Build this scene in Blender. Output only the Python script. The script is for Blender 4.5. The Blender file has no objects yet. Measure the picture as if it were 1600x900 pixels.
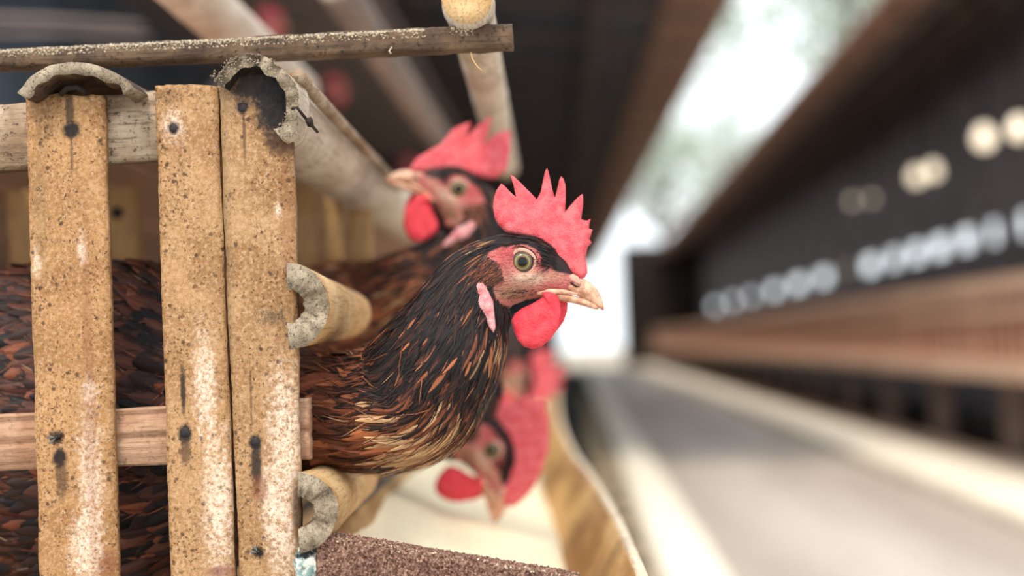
import bpy, bmesh, math, random
import numpy as np
from mathutils import Vector, Matrix, noise
from mathutils.geometry import delaunay_2d_cdt

random.seed(7); RNG = np.random.default_rng(7)
scene = bpy.context.scene
COL = scene.collection

# ------------------------------------------------------------------ camera
F = 2222.0                      # focal length in pixels of the 1600x900 frame (50 mm on 36 mm)
CAMZ = 0.75
ROLL = math.radians(2.2)
_y = Vector((100, -85, -F)).normalized()            # where the aisle direction (+Y) falls
_z = Vector((-math.sin(ROLL), math.cos(ROLL), 0)); _z = (_z - _y * _z.dot(_y)).normalized()
_x = _y.cross(_z)
W2C = Matrix((_x, _y, _z)).transposed()             # columns: world axes in camera space
C2W = W2C.transposed()
cam_d = bpy.data.cameras.new('camera'); cam = bpy.data.objects.new('camera', cam_d); COL.objects.link(cam)
cam.matrix_world = Matrix.Translation((0, 0, CAMZ)) @ C2W.to_4x4()
cam_d.sensor_width = 36.0; cam_d.lens = 36.0 * F / 1600.0
cam_d.clip_start = 0.02; cam_d.clip_end = 500
cam_d.dof.use_dof = True; cam_d.dof.focus_distance = 0.812; cam_d.dof.aperture_fstop = 2.9
scene.camera = cam
RIGHT = C2W @ Vector((1, 0, 0)); UP = C2W @ Vector((0, 1, 0)); FWD = C2W @ Vector((0, 0, -1))

def U(px, py, Y):
    """world point on the plane y = Y seen along the direction of a pixel of the photograph"""
    d = C2W @ Vector((px - 800, 450 - py, -F))
    return Vector((0, 0, CAMZ)) + d * (Y / d.y)

# ------------------------------------------------------------------ world, sun, exposure
w = bpy.data.worlds.new('sky'); scene.world = w; w.use_nodes = True
bg = w.node_tree.nodes['Background']
bg.inputs['Color'].default_value = (0.90, 0.96, 1.0, 1); bg.inputs['Strength'].default_value = 1.9
sun_d = bpy.data.lights.new('sun', 'SUN'); sun = bpy.data.objects.new('sun', sun_d); COL.objects.link(sun)
sun_d.energy = 2.3; sun_d.angle = math.radians(12); sun_d.color = (1.0, 0.87, 0.70)
sun.rotation_euler = Vector((0.17, 0.72, -1.0)).to_track_quat('-Z', 'Y').to_euler()
scene.view_settings.view_transform = 'Standard'; scene.view_settings.look = 'None'
scene.view_settings.gamma = 1.0; scene.view_settings.use_curve_mapping = False
scene.view_settings.exposure = 0.0
try: scene.cycles.use_denoising = True
except Exception: pass

# ------------------------------------------------------------------ small helpers
def lin(r, g, b):
    f = lambda c: (c / 255 / 12.92) if c / 255 <= 0.04045 else ((c / 255 + 0.055) / 1.055) ** 2.4
    return (f(r), f(g), f(b))

def tag(o, label=None, cat=None, group=None, kind=None):
    if label: o['label'] = label
    if cat: o['category'] = cat
    if group: o['group'] = group
    if kind: o['kind'] = kind
    return o

def empty(name, loc=(0, 0, 0)):
    o = bpy.data.objects.new(name, None); COL.objects.link(o); o.location = loc; o.empty_display_size = 0.05
    return o

def link(name, me, mat=None, parent=None, loc=(0, 0, 0), smooth=True):
    if mat is not None and not me.materials: me.materials.append(mat)
    if smooth is not None:
        me.polygons.foreach_set('use_smooth', [smooth] * len(me.polygons))
    o = bpy.data.objects.new(name, me); COL.objects.link(o); o.location = loc
    if parent is not None: o.parent = parent
    return o

def mesh(name, verts, faces, recalc=True):
    me = bpy.data.meshes.new(name); me.from_pydata([tuple(v) for v in verts], [], [tuple(f) for f in faces]); me.update()
    if recalc:
        bm = bmesh.new(); bm.from_mesh(me); bmesh.ops.recalc_face_normals(bm, faces=bm.faces); bm.to_mesh(me); bm.free()
    return me

def box_bm(bm, x0, x1, y0, y1, z0, z1, bev=0.0):
    r = bmesh.ops.create_cube(bm, size=1.0)
    for v in r['verts']:
        v.co = Vector((x0 + (v.co.x + .5) * (x1 - x0), y0 + (v.co.y + .5) * (y1 - y0), z0 + (v.co.z + .5) * (z1 - z0)))
    if bev > 0:
        es = list({e for v in r['verts'] for e in v.link_edges})
        bmesh.ops.bevel(bm, geom=es, offset=bev, segments=2, affect='EDGES')

def box(name, x0, x1, y0, y1, z0, z1, mat, parent=None, bev=0.004):
    """a bevelled box whose origin is its centre"""
    c = Vector(((x0 + x1) / 2, (y0 + y1) / 2, (z0 + z1) / 2))
    bm = bmesh.new(); box_bm(bm, x0 - c.x, x1 - c.x, y0 - c.y, y1 - c.y, z0 - c.z, z1 - c.z, bev)
    me = bpy.data.meshes.new(name); bm.to_mesh(me); bm.free()
    loc = c - (Vector(parent.location) if parent is not None else Vector())
    return link(name, me, mat, parent, loc, smooth=False)

def set_col(me, cols, name='Col'):
    a = me.color_attributes.new(name, 'FLOAT_COLOR', 'POINT')
    c = np.ones((len(me.vertices), 4), dtype=np.float32); c[:, :3] = np.asarray(cols, dtype=np.float32)[:, :3]
    a.data.foreach_set('color', c.ravel())

def nz(x, y=0.0, z=0.0): return noise.noise(Vector((x, y, z)))

# ------------------------------------------------------------------ node materials
class NT:
    def __init__(s, name, rough=0.7):
        s.m = bpy.data.materials.new(name); s.m.use_nodes = True; s.t = s.m.node_tree
        s.b = s.t.nodes['Principled BSDF']; s.b.inputs['Roughness'].default_value = rough
        s.b.inputs['Specular IOR Level'].default_value = 0.3
        s._tc = s.t.nodes.new('ShaderNodeTexCoord'); s.obj = s._tc.outputs['Object']
    def set(s, sock, v):
        if isinstance(v, bpy.types.NodeSocket): s.t.links.new(v, sock)
        elif isinstance(v, (tuple, list)): sock.default_value = tuple(v) + ((1,) if len(v) == 3 and len(sock.default_value) == 4 else ())
        else: sock.default_value = v
    def node(s, typ, **kw):
        n = s.t.nodes.new(typ)
        for k, v in kw.items(): setattr(n, k, v)
        return n
    def map(s, scale=(1, 1, 1), vec=None, loc=(0, 0, 0)):
        n = s.node('ShaderNodeMapping'); s.set(n.inputs['Vector'], vec or s.obj)
        n.inputs['Scale'].default_value = scale; n.inputs['Location'].default_value = loc
        return n.outputs[0]
    def noise(s, scale, detail=4, rough=0.6, vec=None, dist=0.0):
        n = s.node('ShaderNodeTexNoise'); s.set(n.inputs['Vector'], vec or s.obj)
        n.inputs['Scale'].default_value = scale; n.inputs['Detail'].default_value = detail
        n.inputs['Roughness'].default_value = rough; n.inputs['Distortion'].default_value = dist
        return n.outputs['Fac']
    def vor(s, scale, vec=None, rand=1.0, out='Distance'):
        n = s.node('ShaderNodeTexVoronoi'); s.set(n.inputs['Vector'], vec or s.obj)
        n.inputs['Scale'].default_value = scale; n.inputs['Randomness'].default_value = rand
        return n.outputs[out]
    def ramp(s, fac, a, b, va=0.0, vb=1.0):
        n = s.node('ShaderNodeMapRange'); n.interpolation_type = 'SMOOTHSTEP'
        s.set(n.inputs['Value'], fac)
        n.inputs['From Min'].default_value = a; n.inputs['From Max'].default_value = b
        n.inputs['To Min'].default_value = va; n.inputs['To Max'].default_value = vb
        return n.outputs[0]
    def math(s, op, a, b=0.0, c=0.0):
        n = s.node('ShaderNodeMath', operation=op); s.set(n.inputs[0], a); s.set(n.inputs[1], b)
        if op == 'MULTIPLY_ADD': s.set(n.inputs[2], c)
        return n.outputs[0]
    def mix(s, fac, a, b, mode='MIX'):
        n = s.node('ShaderNodeMix', data_type='RGBA', blend_type=mode)
        s.set(n.inputs['Factor'], fac); s.set(n.inputs['A'], a) if False else None
        s.set(n.inputs[6], a); s.set(n.inputs[7], b)
        return n.outputs[2]
    def attr(s, name, out='Color'):
        n = s.node('ShaderNodeAttribute', attribute_name=name); return n.outputs[out]
    def bump(s, h, strength=0.4, dist=0.002, prev=None):
        n = s.node('ShaderNodeBump'); n.inputs['Strength'].default_value = strength; n.inputs['Distance'].default_value = dist
        s.set(n.inputs['Height'], h)
        if prev is not None: s.set(n.inputs['Normal'], prev)
        return n.outputs[0]
    def out(s, col, nrm=None, rough=None, spec=None):
        s.set(s.b.inputs['Base Color'], col)
        if nrm is not None: s.set(s.b.inputs['Normal'], nrm)
        if rough is not None: s.set(s.b.inputs['Roughness'], rough)
        if spec is not None: s.b.inputs['Specular IOR Level'].default_value = spec
        return s.m
    def spot(s, x, z, rx, rz, soft=0.5, wob=0.35):
        """a stain, shade or highlight mark about a local point of the x-z face"""
        n = s.node('ShaderNodeVectorMath', operation='MULTIPLY_ADD')
        s.set(n.inputs[0], s.obj); n.inputs[1].default_value = (1 / rx, 0, 1 / rz); n.inputs[2].default_value = (-x / rx, 0, -z / rz)
        l = s.node('ShaderNodeVectorMath', operation='LENGTH'); s.t.links.new(n.outputs[0], l.inputs[0])
        if not hasattr(s, '_wob'): s._wob = s.math('SUBTRACT', s.noise(260, 4, 0.7), 0.5)
        d = s.math('MULTIPLY_ADD', s._wob, wob * 3, l.outputs['Value'])
        return s.ramp(d, 1.0 - soft, 1.0 + soft * 0.4, 1.0, 0.0)

def flat_mat(name, col, rough=0.7, var=0.25, scale=12, bump=0.3, bd=0.004):
    t = NT(name, rough); n = t.noise(scale, 5, 0.6)
    c = t.mix(t.ramp(n, 0.3, 0.7), tuple(x * (1 - var) for x in col), tuple(min(1, x * (1 + var)) for x in col))
    return t.out(c, t.bump(n, bump, bd))

def slat_mat(name, stains_and_shade, seed=0.0, white=None, tone=(1, 1, 1)):
    t = NT(name, 0.62)
    v = t.map((1, 1, 1), loc=(seed, seed * .7, seed * .3)); vg = t.map((1, 1, 0.05), loc=(seed, 0, seed))
    big = t.noise(28, 3, 0.55, v); fine = t.noise(420, 5, 0.7, v); grain = t.noise(900, 3, 0.6, vg)
    a = tuple(x * y for x, y in zip(lin(150, 110, 68), tone)); b = tuple(x * y for x, y in zip(lin(180, 140, 96), tone))
    c = t.mix(t.ramp(big, 0.35, 0.68), a, b)
    c = t.mix(t.ramp(fine, 0.46, 0.64, 0, 0.75), c, lin(198, 160, 124)); c = t.mix(t.ramp(fine, 0.47, 0.36, 0, 0.6), c, lin(140, 100, 62))
    c = t.mix(t.ramp(grain, 0.5, 0.8, 0, 0.28), c, lin(140, 98, 58))
    clus = t.noise(45, 4, 0.65, v)
    # specks of mould in clusters
    d1 = t.vor(330, v); d2 = t.vor(140, v)
    m1 = t.math('MULTIPLY', t.ramp(d1, 0.12, 0.36, 1, 0), t.ramp(clus, 0.44, 0.60))
    m2 = t.math('MULTIPLY', t.ramp(t.math('MULTIPLY_ADD', fine, 0.35, d2), 0.28, 0.42, 1, 0), t.ramp(clus, 0.40, 0.56))
    blot = t.ramp(t.noise(150, 5, 0.75, v), 0.56, 0.68, 0, 0.6)
    c = t.mix(t.math('MULTIPLY', blot, t.ramp(clus, 0.38, 0.6)), c, lin(128, 88, 50))
    sp = t.ramp(t.noise(950, 5, 0.8, v), 0.53, 0.62, 0, 0.75)
    c = t.mix(t.math('MULTIPLY', sp, t.ramp(clus, 0.34, 0.55, 0.35, 1.0)), c, lin(112, 76, 46))
    sp2 = t.ramp(t.noise(460, 4, 0.7, t.map((1, 1, 1), loc=(seed + 9, 4, 2))), 0.575, 0.635, 0, 0.9)
    c = t.mix(t.math('MULTIPLY', sp2, t.ramp(clus, 0.36, 0.5)), c, lin(72, 44, 26))
    c = t.mix(t.math('MULTIPLY', m1, 0.72), c, lin(92, 58, 32)); c = t.mix(t.math('MULTIPLY', m2, 0.85), c, lin(62, 38, 24))
    for wx, wz, rx, rz in (white or []):
        m = t.math('MULTIPLY', t.spot(wx, wz, rx, rz, 0.8, 0.9), t.ramp(t.noise(480, 5, 0.8, v), 0.36, 0.58))
        c = t.mix(t.math('MULTIPLY', m, 0.85), c, lin(238, 214, 194))
    for (sx, sz, rx, rz, k, col) in stains_and_shade:
        c = t.mix(t.math('MULTIPLY', t.spot(sx, sz, rx, rz), k), c, col)
    h = t.math('MULTIPLY_ADD', grain, 0.6, t.math('MULTIPLY_ADD', m2, -0.8, fine))
    return t.out(c, t.bump(h, 0.35, 0.0012), rough=t.ramp(fine, 0.3, 0.7, 0.5, 0.75))

def pole_mat(name, a, b, dark, axis='Y', speck=0.4, scale=1.0):
    """weathered bamboo / wood, fibres along one axis"""
    t = NT(name, 0.66)
    sc = {'X': (0.06, 1, 1), 'Y': (1, 0.06, 1), 'Z': (1, 1, 0.06)}[axis]
    g = t.noise(520 * scale, 4, 0.65, t.map(sc)); big = t.noise(26 * scale, 4, 0.6); fine = t.noise(260 * scale, 5, 0.7)
    c = t.mix(t.ramp(big, 0.32, 0.68), a, b)
    c = t.mix(t.ramp(g, 0.48, 0.7, 0, 0.65), c, dark)
    c = t.mix(t.math('MULTIPLY', t.ramp(fine, 0.54, 0.66), speck), c, dark)
    return t.out(c, t.bump(t.math('MULTIPLY_ADD', g, 1.0, fine), 0.5, 0.0015))

M_pole = pole_mat('pale_bamboo', lin(186, 168, 148), lin(220, 206, 190), lin(136, 110, 88), speck=0.35)
M_stub = pole_mat('tan_bamboo', lin(196, 150, 98), lin(216, 182, 134), lin(140, 104, 68), speck=0.3)
M_fib = pole_mat('grey_cut_fibre', lin(134, 118, 98), lin(188, 172, 148), lin(54, 44, 36), 'Y', 0.85, 2.0)
M_raw = pole_mat('weathered_stick', lin(72, 54, 42), lin(116, 92, 70), lin(30, 22, 18), 'X', 0.85, 1.3)
M_rail = pole_mat('grey_rail', lin(140, 112, 86), lin(188, 168, 144), lin(64, 46, 36), 'X', 0.9)
M_rail2 = pole_mat('pink_rail', lin(164, 120, 92), lin(196, 160, 132), lin(110, 76, 56), 'X', 0.5)
M_inner = flat_mat('dark_hollow', lin(42, 34, 30), 0.9, 0.4, 150, 0.5, 0.002)  # near-black tone for culm hollows and the far end wall
M_nail = flat_mat('rusty_nail', lin(40, 32, 34), 0.5, 0.3, 600, 0.3, 0.0005)
M_back = pole_mat('cage_partition', lin(168, 130, 84), lin(196, 160, 112), lin(100, 70, 44), 'Z', 0.4)
M_darkwood = pole_mat('dark_timber', lin(118, 106, 102), lin(138, 120, 110), lin(84, 76, 76), 'Y', 0.5, 0.2)
M_brownwood = pole_mat('brown_timber', lin(172, 138, 120), lin(192, 156, 136), lin(128, 100, 86), 'Y', 0.4, 0.15)
M_roof = flat_mat('dark_roofing', lin(100, 110, 124), 0.85, 0.3, 2.0, 0.5, 0.02)
M_wallr = flat_mat('dark_boarding', lin(104, 98, 100), 0.85, 0.3, 2.0, 0.4, 0.02)

# crust on top of the stick, white crust and crumbs
M_crust = flat_mat('pale_crust', lin(206, 190, 166), 0.9, 0.35, 500, 0.6, 0.001)
M_wire = flat_mat('rusty_wire', lin(48, 34, 28), 0.6, 0.3, 900, 0.2, 0.0003)

# ------------------------------------------------------------------ geometry builders
def inflate(outline, thick, d0, spacing, edge=0.15, bend=None):
    """closed puffed shape from a 2-D outline (list of x,y); returns verts (x, lateral, y) and faces"""
    pts = [Vector(p) for p in outline]
    dense = []
    for i, p in enumerate(pts):
        q = pts[(i + 1) % len(pts)]; n = max(1, int((q - p).length / spacing))
        dense += [p.lerp(q, j / n) for j in range(n)]
    nb = len(dense)
    A = np.array([(p.x, p.y) for p in dense]); B = np.roll(A, -1, 0)
    def dist(P):
        d = B - A; t = ((P[:, None] - A[None]) * d[None]).sum(2) / (d * d).sum(1)[None]
        t = np.clip(t, 0, 1); c = A[None] + t[..., None] * d[None]
        return np.sqrt(((P[:, None] - c) ** 2).sum(2)).min(1)
    def inside(P):
        x, y = P[:, 0:1], P[:, 1:2]
        c = ((A[None, :, 1] > y) != (B[None, :, 1] > y)) & (x < (B[None, :, 0] - A[None, :, 0]) * (y - A[None, :, 1]) / (B[None, :, 1] - A[None, :, 1] + 1e-12) + A[None, :, 0])
        return c.sum(1) % 2 == 1
    lo, hi = A.min(0), A.max(0)
    gx, gy = np.meshgrid(np.arange(lo[0], hi[0], spacing), np.arange(lo[1], hi[1], spacing))
    gx[::2] += spacing / 2
    G = np.stack([gx.ravel(), gy.ravel()], 1); G = G[inside(G)]
    if len(G): G = G[dist(G) > spacing * 0.55]
    allp = np.vstack([A, G]) if len(G) else A
    vs, _, fs, _, _, _ = delaunay_2d_cdt([Vector(p) for p in allp], [(i, (i + 1) % nb) for i in range(nb)], [], 1, 1e-6)
    V = np.array([(v.x, v.y) for v in vs]); d = dist(V); d[d < 1e-4] = 0
    th = thick(V[:, 0], V[:, 1]) if callable(thick) else np.full(len(V), thick)
    q = np.clip(d / d0, 0, 1); h = th * (edge + (1 - edge) * np.sqrt(1 - (1 - q) ** 2))
    off = bend(V[:, 0], V[:, 1]) if bend else np.zeros(len(V))
    n = len(V)
    verts = [(V[i, 0], off[i] - h[i], V[i, 1]) for i in range(n)] + [(V[i, 0], off[i] + h[i], V[i, 1]) for i in range(n)]
    faces = [tuple(f) for f in fs] + [tuple(i + n for i in reversed(f)) for f in fs]
    from collections import Counter
    cnt = Counter(frozenset((f[i], f[(i + 1) % len(f)])) for f in fs for i in range(len(f)))
    for f in fs:
        for i in range(len(f)):
            a, b = f[i], f[(i + 1) % len(f)]
            if cnt[frozenset((a, b))] == 1: faces.append((b, a, a + n, b + n))
    return verts, faces

def culm(name, path, r_out, r_in, a0, a1, mat, parent, seg=40, mats=None, rag=0.0, nodes=(), tilt=None, wob=0.02, step=0.02, seed=0.0, keep_end=True):
    """split or whole bamboo culm along a path of world points; angles seen from the camera, anticlockwise from the right"""
    P = [Vector(p) for p in path]; rings = []
    L = [0.0]
    for i in range(1, len(P)): L.append(L[-1] + (P[i] - P[i - 1]).length)
    n = max(3, int(L[-1] / step)); full = abs(a1 - a0) >= 359.9
    ks = seg if full else seg + 1
    O = P[0].copy(); V = []; Fc = []; mi = []
    outer = []; inner = []
    for k in range(n + 1):
        s = L[-1] * k / n; j = max(i for i in range(len(L)) if L[i] <= s + 1e-9); j = min(j, len(P) - 2)
        f = (s - L[j]) / max(1e-9, L[j + 1] - L[j]); c = P[j].lerp(P[j + 1], f); T = (P[j + 1] - P[j]).normalized()
        side = T.cross(Vector((0, 0, 1))).normalized(); up = side.cross(T).normalized()
        ro = r_out(s) if callable(r_out) else r_out; ri = r_in
        for q in nodes: ro *= 1 + 0.07 * math.exp(-((s - q) / 0.006) ** 2)
        ro_, ri_ = [], []
        for i in range(ks):
            a = math.radians(a0 + (a1 - a0) * i / seg)
            wv = 1 + wob * nz(math.cos(a) * 1.5 + seed, math.sin(a) * 1.5, s * 12 + seed)
            d = side * math.cos(a) + up * math.sin(a)
            back = T * 0
            if k == 0:
                back = T * ((tilt(a) if tilt else 0) + rag * (0.5 + nz(math.cos(a) * 4 + seed, math.sin(a) * 4, seed)))
            ro_.append(len(V)); V.append(c + d * ro * wv + back - O)
            rw = 1 + (0.16 * nz(a * 3 + seed, s * 30, 3) if k < 3 and rag else 0)
            ri_.append(len(V)); V.append(c + d * ri * wv * rw + back - O)
        outer.append(ro_); inner.append(ri_)
    rng = range(seg)
    for k in range(n):
        for i in rng:
            j = (i + 1) % ks
            Fc.append((outer[k][i], outer[k][j], outer[k + 1][j], outer[k + 1][i])); mi.append(0)
            Fc.append((inner[k][j], inner[k][i], inner[k + 1][i], inner[k + 1][j])); mi.append(2)
    for k in (0, n):
        for i in rng:
            j = (i + 1) % ks; Fc.append((outer[k][i], inner[k][i], inner[k][j], outer[k][j])); mi.append(1)
    if not full:
        for k in range(n):
            for i in (0, seg):
                Fc.append((outer[k][i], outer[k + 1][i], inner[k + 1][i], inner[k][i])); mi.append(1)
    me = mesh(name, V, Fc)
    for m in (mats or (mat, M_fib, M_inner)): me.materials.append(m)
    me.polygons.foreach_set('material_index', mi)
    loc = O - (Vector(parent.location) if parent is not None else Vector())
    return link(name, me, None, parent, loc)

def strip(name, tl, tr, bl, br, Y, thick, mat, parent, bulge=0.0016, nu=14, nv=110, seed=0.0, fray=0.0015, ridge=None):
    """split bamboo strip facing -Y given the pixels of its four corners; origin at its centre"""
    c = [U(*p, Y) for p in (tl, tr, bl, br)]; O = (c[0] + c[1] + c[2] + c[3]) / 4
    V = []; Fc = []
    for side in (0, 1):
        for j in range(nv + 1):
            v = j / nv; l = c[0].lerp(c[2], v); r = c[1].lerp(c[3], v)
            for i in range(nu + 1):
                u = i / nu; p = l.lerp(r, u)
                e = abs(2 * u - 1)
                wv = 0.0009 * nz(v * 9 + seed, 7 if u < .5 else 3, seed) * e ** 3 + 0.0004 * nz(v * 60 + seed, 5 if u < .5 else 1, seed) * e ** 6
                p = p + Vector((wv, 0, 0))
                if j == 0: p.z += fray * (nz(u * 3.3 + seed, 2, seed) + .5 * nz(u * 11, 5, seed))
                if side == 0:
                    p.y += bulge * (2 * u - 1) ** 2 + 0.0009 * nz(u * 2, v * 10, seed) + 0.0018 * max(0, e - 0.9) * 10 * 0.6
                    if ridge: p.y -= ridge(u, v)
                else: p.y += thick
                V.append(p - O)
    N = (nu + 1) * (nv + 1); idx = lambda s, j, i: s * N + j * (nu + 1) + i
    for j in range(nv):
        for i in range(nu):
            Fc.append((idx(0, j, i), idx(0, j + 1, i), idx(0, j + 1, i + 1), idx(0, j, i + 1)))
            Fc.append((idx(1, j, i), idx(1, j, i + 1), idx(1, j + 1, i + 1), idx(1, j + 1, i)))
    for j in range(nv):
        for i in (0, nu): Fc.append((idx(0, j, i), idx(0, j + 1, i), idx(1, j + 1, i), idx(1, j, i)))
    for i in range(nu):
        for j in (0, nv): Fc.append((idx(0, j, i), idx(0, j, i + 1), idx(1, j, i + 1), idx(1, j, i)))
    me = mesh(name, V, Fc)
    o = link(name, me, mat, parent, O - Vector(parent.location)); 
    return o, O

def tube(name, pts, r, mat, parent=None, seg=8, loc0=None):
    P = [Vector(p) for p in pts]; O = P[0].copy(); V = []; Fc = []
    for k, p in enumerate(P):
        T = (P[min(k + 1, len(P) - 1)] - P[max(k - 1, 0)]).normalized()
        s = T.cross(Vector((0.3, 0.2, 1))).normalized(); u = s.cross(T)
        rr = r(k / (len(P) - 1)) if callable(r) else r
        for i in range(seg):
            a = 2 * math.pi * i / seg; V.append(p + (s * math.cos(a) + u * math.sin(a)) * rr - O)
    for k in range(len(P) - 1):
        for i in range(seg):
            j = (i + 1) % seg; Fc.append((k * seg + i, k * seg + j, (k + 1) * seg + j, (k + 1) * seg + i))
    Fc.append(tuple(range(seg))); Fc.append(tuple(range((len(P) - 1) * seg, len(P) * seg)))
    me = mesh(name, V, Fc)
    return link(name, me, mat, parent, O - (Vector(parent.location) if parent is not None else Vector()))

def lumps(name, pts, r, mat, parent, kind='stuff', col=None):
    """many little faceted crumbs joined into one mesh"""
    ico = [Vector(v) for v in ((0, 0, 1), (.9, 0, .3), (-.4, .8, .3), (-.4, -.8, .3), (.4, .8, -.4), (.4, -.8, -.4), (-.9, 0, -.4))]
    fs = [(0, 1, 2), (0, 2, 3), (0, 3, 1), (1, 4, 2), (2, 6, 3), (3, 5, 1), (1, 5, 4), (2, 4, 6), (3, 6, 5), (4, 5, 6)]
    V = []; Fc = []
    for p in pts:
        s = r * random.uniform(0.4, 1.4); b = len(V)
        R = Matrix.Rotation(random.uniform(0, 6.28), 3, random.choice('XYZ')) @ Matrix.Rotation(random.uniform(0, 6.28), 3, 'Z')
        V += [Vector(p) + R @ (v * s * random.uniform(.7, 1.2)) for v in ico]; Fc += [tuple(i + b for i in f) for f in fs]
    O = Vector(parent.location) if parent is not None else Vector()
    me = mesh(name, [v - O for v in V], Fc, recalc=False)
    o = link(name, me, mat, parent, smooth=False)
    if kind: o['kind'] = kind
    return o

# ================================================================== THE SETTING
def floor_mat():
    t = NT('aisle_concrete', 0.75)
    n = t.noise(1.2, 5, 0.6, t.map((1, 0.12, 1))); f = t.noise(9, 5, 0.65)
    c = t.mix(t.ramp(n, 0.35, 0.65), lin(178, 165, 154), lin(212, 200, 189)); c = t.mix(t.ramp(f, 0.5, 0.75, 0, .4), c, lin(156, 142, 128))
    return t.out(c, t.bump(f, 0.3, 0.01))
Y_END = 40.0
g = box('ground', -60, 60, -3, 160, -0.30, -0.02, flat_mat('dry_ground', lin(176, 164, 146), 0.9, .2, 0.6, .3, .03), bev=0); tag(g, kind='structure')
f = box('floor', -0.2, 4.0, 0.4, Y_END, -0.02, 0.0, floor_mat(), bev=0); tag(f, kind='structure')
f = box('floor_manure_pit', -3.0, 0.20, 0.4, Y_END, -0.02, 0.012, flat_mat('dark_manure', lin(30, 30, 32), .95, .4, 8, .5, .02), bev=0); tag(f, kind='structure')
M_sunpale = flat_mat('sun_bright_concrete', lin(250, 240, 222), 0.8, 0.06, 3, 0.2, 0.006)  # near-white: sunlight on kerb and ledge is put into the colour
k = box('trim_1', 0.225, 0.425, 1.2, Y_END, 0, 0.06, M_sunpale, bev=0.012); tag(k, 'pale concrete kerb with sunlight put into its colour along the near side of the aisle', kind='structure')
k = box('trim_2', 1.60, 2.30, 1.5, Y_END, 0, 0.06, M_sunpale, bev=0.012); tag(k, 'broad pale ledge with sunlight put into its colour below the far cage row', kind='structure')
k = box('floor_under_cages', 2.30, 3.6, 1.5, Y_END, 0, 0.03, bpy.data.materials['dark_manure'], bev=0); tag(k, kind='structure')

# shed roofs, walls, eaves
def roof(name, x0, z0, x1, z1, y0, y1, nb):
    r = empty(name, (x0, y0, z0)); tag(r, kind='structure')
    dx, dz = x1 - x0, z1 - z0
    V = [(0, 0, 0), (dx, 0, dz), (dx, y1 - y0, dz), (0, y1 - y0, 0)]; V += [(a, b, c + 0.03) for a, b, c in V]
    me = mesh(name, V, [(0, 1, 2, 3), (4, 5, 6, 7), (0, 1, 5, 4), (1, 2, 6, 5), (2, 3, 7, 6), (3, 0, 4, 7)])
    link('roofing', me, M_roof, r, smooth=False)
    me = None
    for i in range(nb):                                   # rafters across
        y = 0.4 + i * (y1 - y0 - .8) / (nb - 1)
        V = [(0, y, -.10), (dx, y, dz - .10), (dx, y + .06, dz - .10), (0, y + .06, -.10)]; V += [(a, b, c + .09) for a, b, c in V]
        if me is None:
            y_ref = y; me = mesh('rafter', [(a, b - y, c) for a, b, c in V], [(0, 1, 2, 3), (4, 5, 6, 7), (0, 1, 5, 4), (1, 2, 6, 5), (2, 3, 7, 6), (3, 0, 4, 7)])
        link('rafter', me, M_darkwood, r, (0, y, 0), smooth=False)
    for i in range(4):                                    # purlins along
        f = (i + .6) / 4; x, z = dx * f, dz * f
        box('purlin', x0 + x - .03, x0 + x + .03, y0, y1, z0 + z - .17, z0 + z - .10, M_darkwood, r, .003)
    return r
ROOF_Z = CAMZ + 2.4
RY0 = 9.2; LY0 = 6.4
rl = roof('ceiling_left', 1.09, ROOF_Z + .02, -4.3, ROOF_Z + .6, LY0, Y_END + 6, 34)
box('eave_board', 0.76, 1.26, LY0, Y_END + 6, ROOF_Z - .02, ROOF_Z + .02, M_brownwood, rl); rl.rotation_euler.z = .014
rr = roof('ceiling_right', 2.45, ROOF_Z + .02, 3.75, ROOF_Z + .30, RY0, Y_END, 30)
box('eave_board', 2.28, 2.78, RY0, Y_END, ROOF_Z - .02, ROOF_Z + .02, M_brownwood, rr)
tag(box('wall_left', -3.12, -3.0, 1.6, Y_END, 0, ROOF_Z + .5, M_roof, bev=0), kind='structure')
tag(box('wall_end_left', -3.1, -0.45, Y_END, Y_END + .1, 0, ROOF_Z + .05, M_roof, bev=0), kind='structure')
tag(box('wall_end_right', 1.32, 3.7, Y_END, Y_END + .1, 0, ROOF_Z + .3, M_inner, bev=0), kind='structure')
wl = empty('wall_right', (3.6, 1.6, 0)); tag(wl, kind='structure')
box('lower_wall', 3.6, 3.612, 1.6, Y_END, 0, 1.465, M_wallr, wl, 0); 
box('upper_wall', 3.6, 3.612, 1.6, Y_END, 1.65, ROOF_Z + .27, M_wallr, wl, 0)
y = 1.6
while y < Y_END - .2:                                     # slot between the two, filled by uneven blocks
    q = max(1, (y / 14) ** 2); gap = (.50 if 12.4 < y < 24.5 else .26) * q * random.uniform(.8, 1.2)
    fill = (.50 if 12.4 < y < 24.5 else .55) * q * random.uniform(.8, 1.2)
    box('slot_block', 3.6, 3.612, y, min(y + fill, Y_END), 1.465, 1.65, M_wallr, wl, 0); y += fill + gap

# bars over the dung channel beside the near kerb
gr = empty('floor_grating', (0.08, 2.4, 0.012)); tag(gr, 'row of short pale bars on the dark floor beside the trough', 'grating')
M_bar = flat_mat('dusty_bar', lin(176, 156, 130), .9, .2, 40, .3, .003)
bm_me = None
for i in range(30):
    y = 2.5 + i * 0.58 + random.uniform(-.05, .05)
    if bm_me is None:
        o = box('bar', 0.05, 0.215, y, y + .13, 0.012, 0.05, M_bar, gr, .006); bm_me = o.data
    else:
        o = link('bar', bm_me, None, gr, (0.1325 - .08 + random.uniform(-.03, .03), y + .065 - 2.4, 0.031 - .012), smooth=False)

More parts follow.
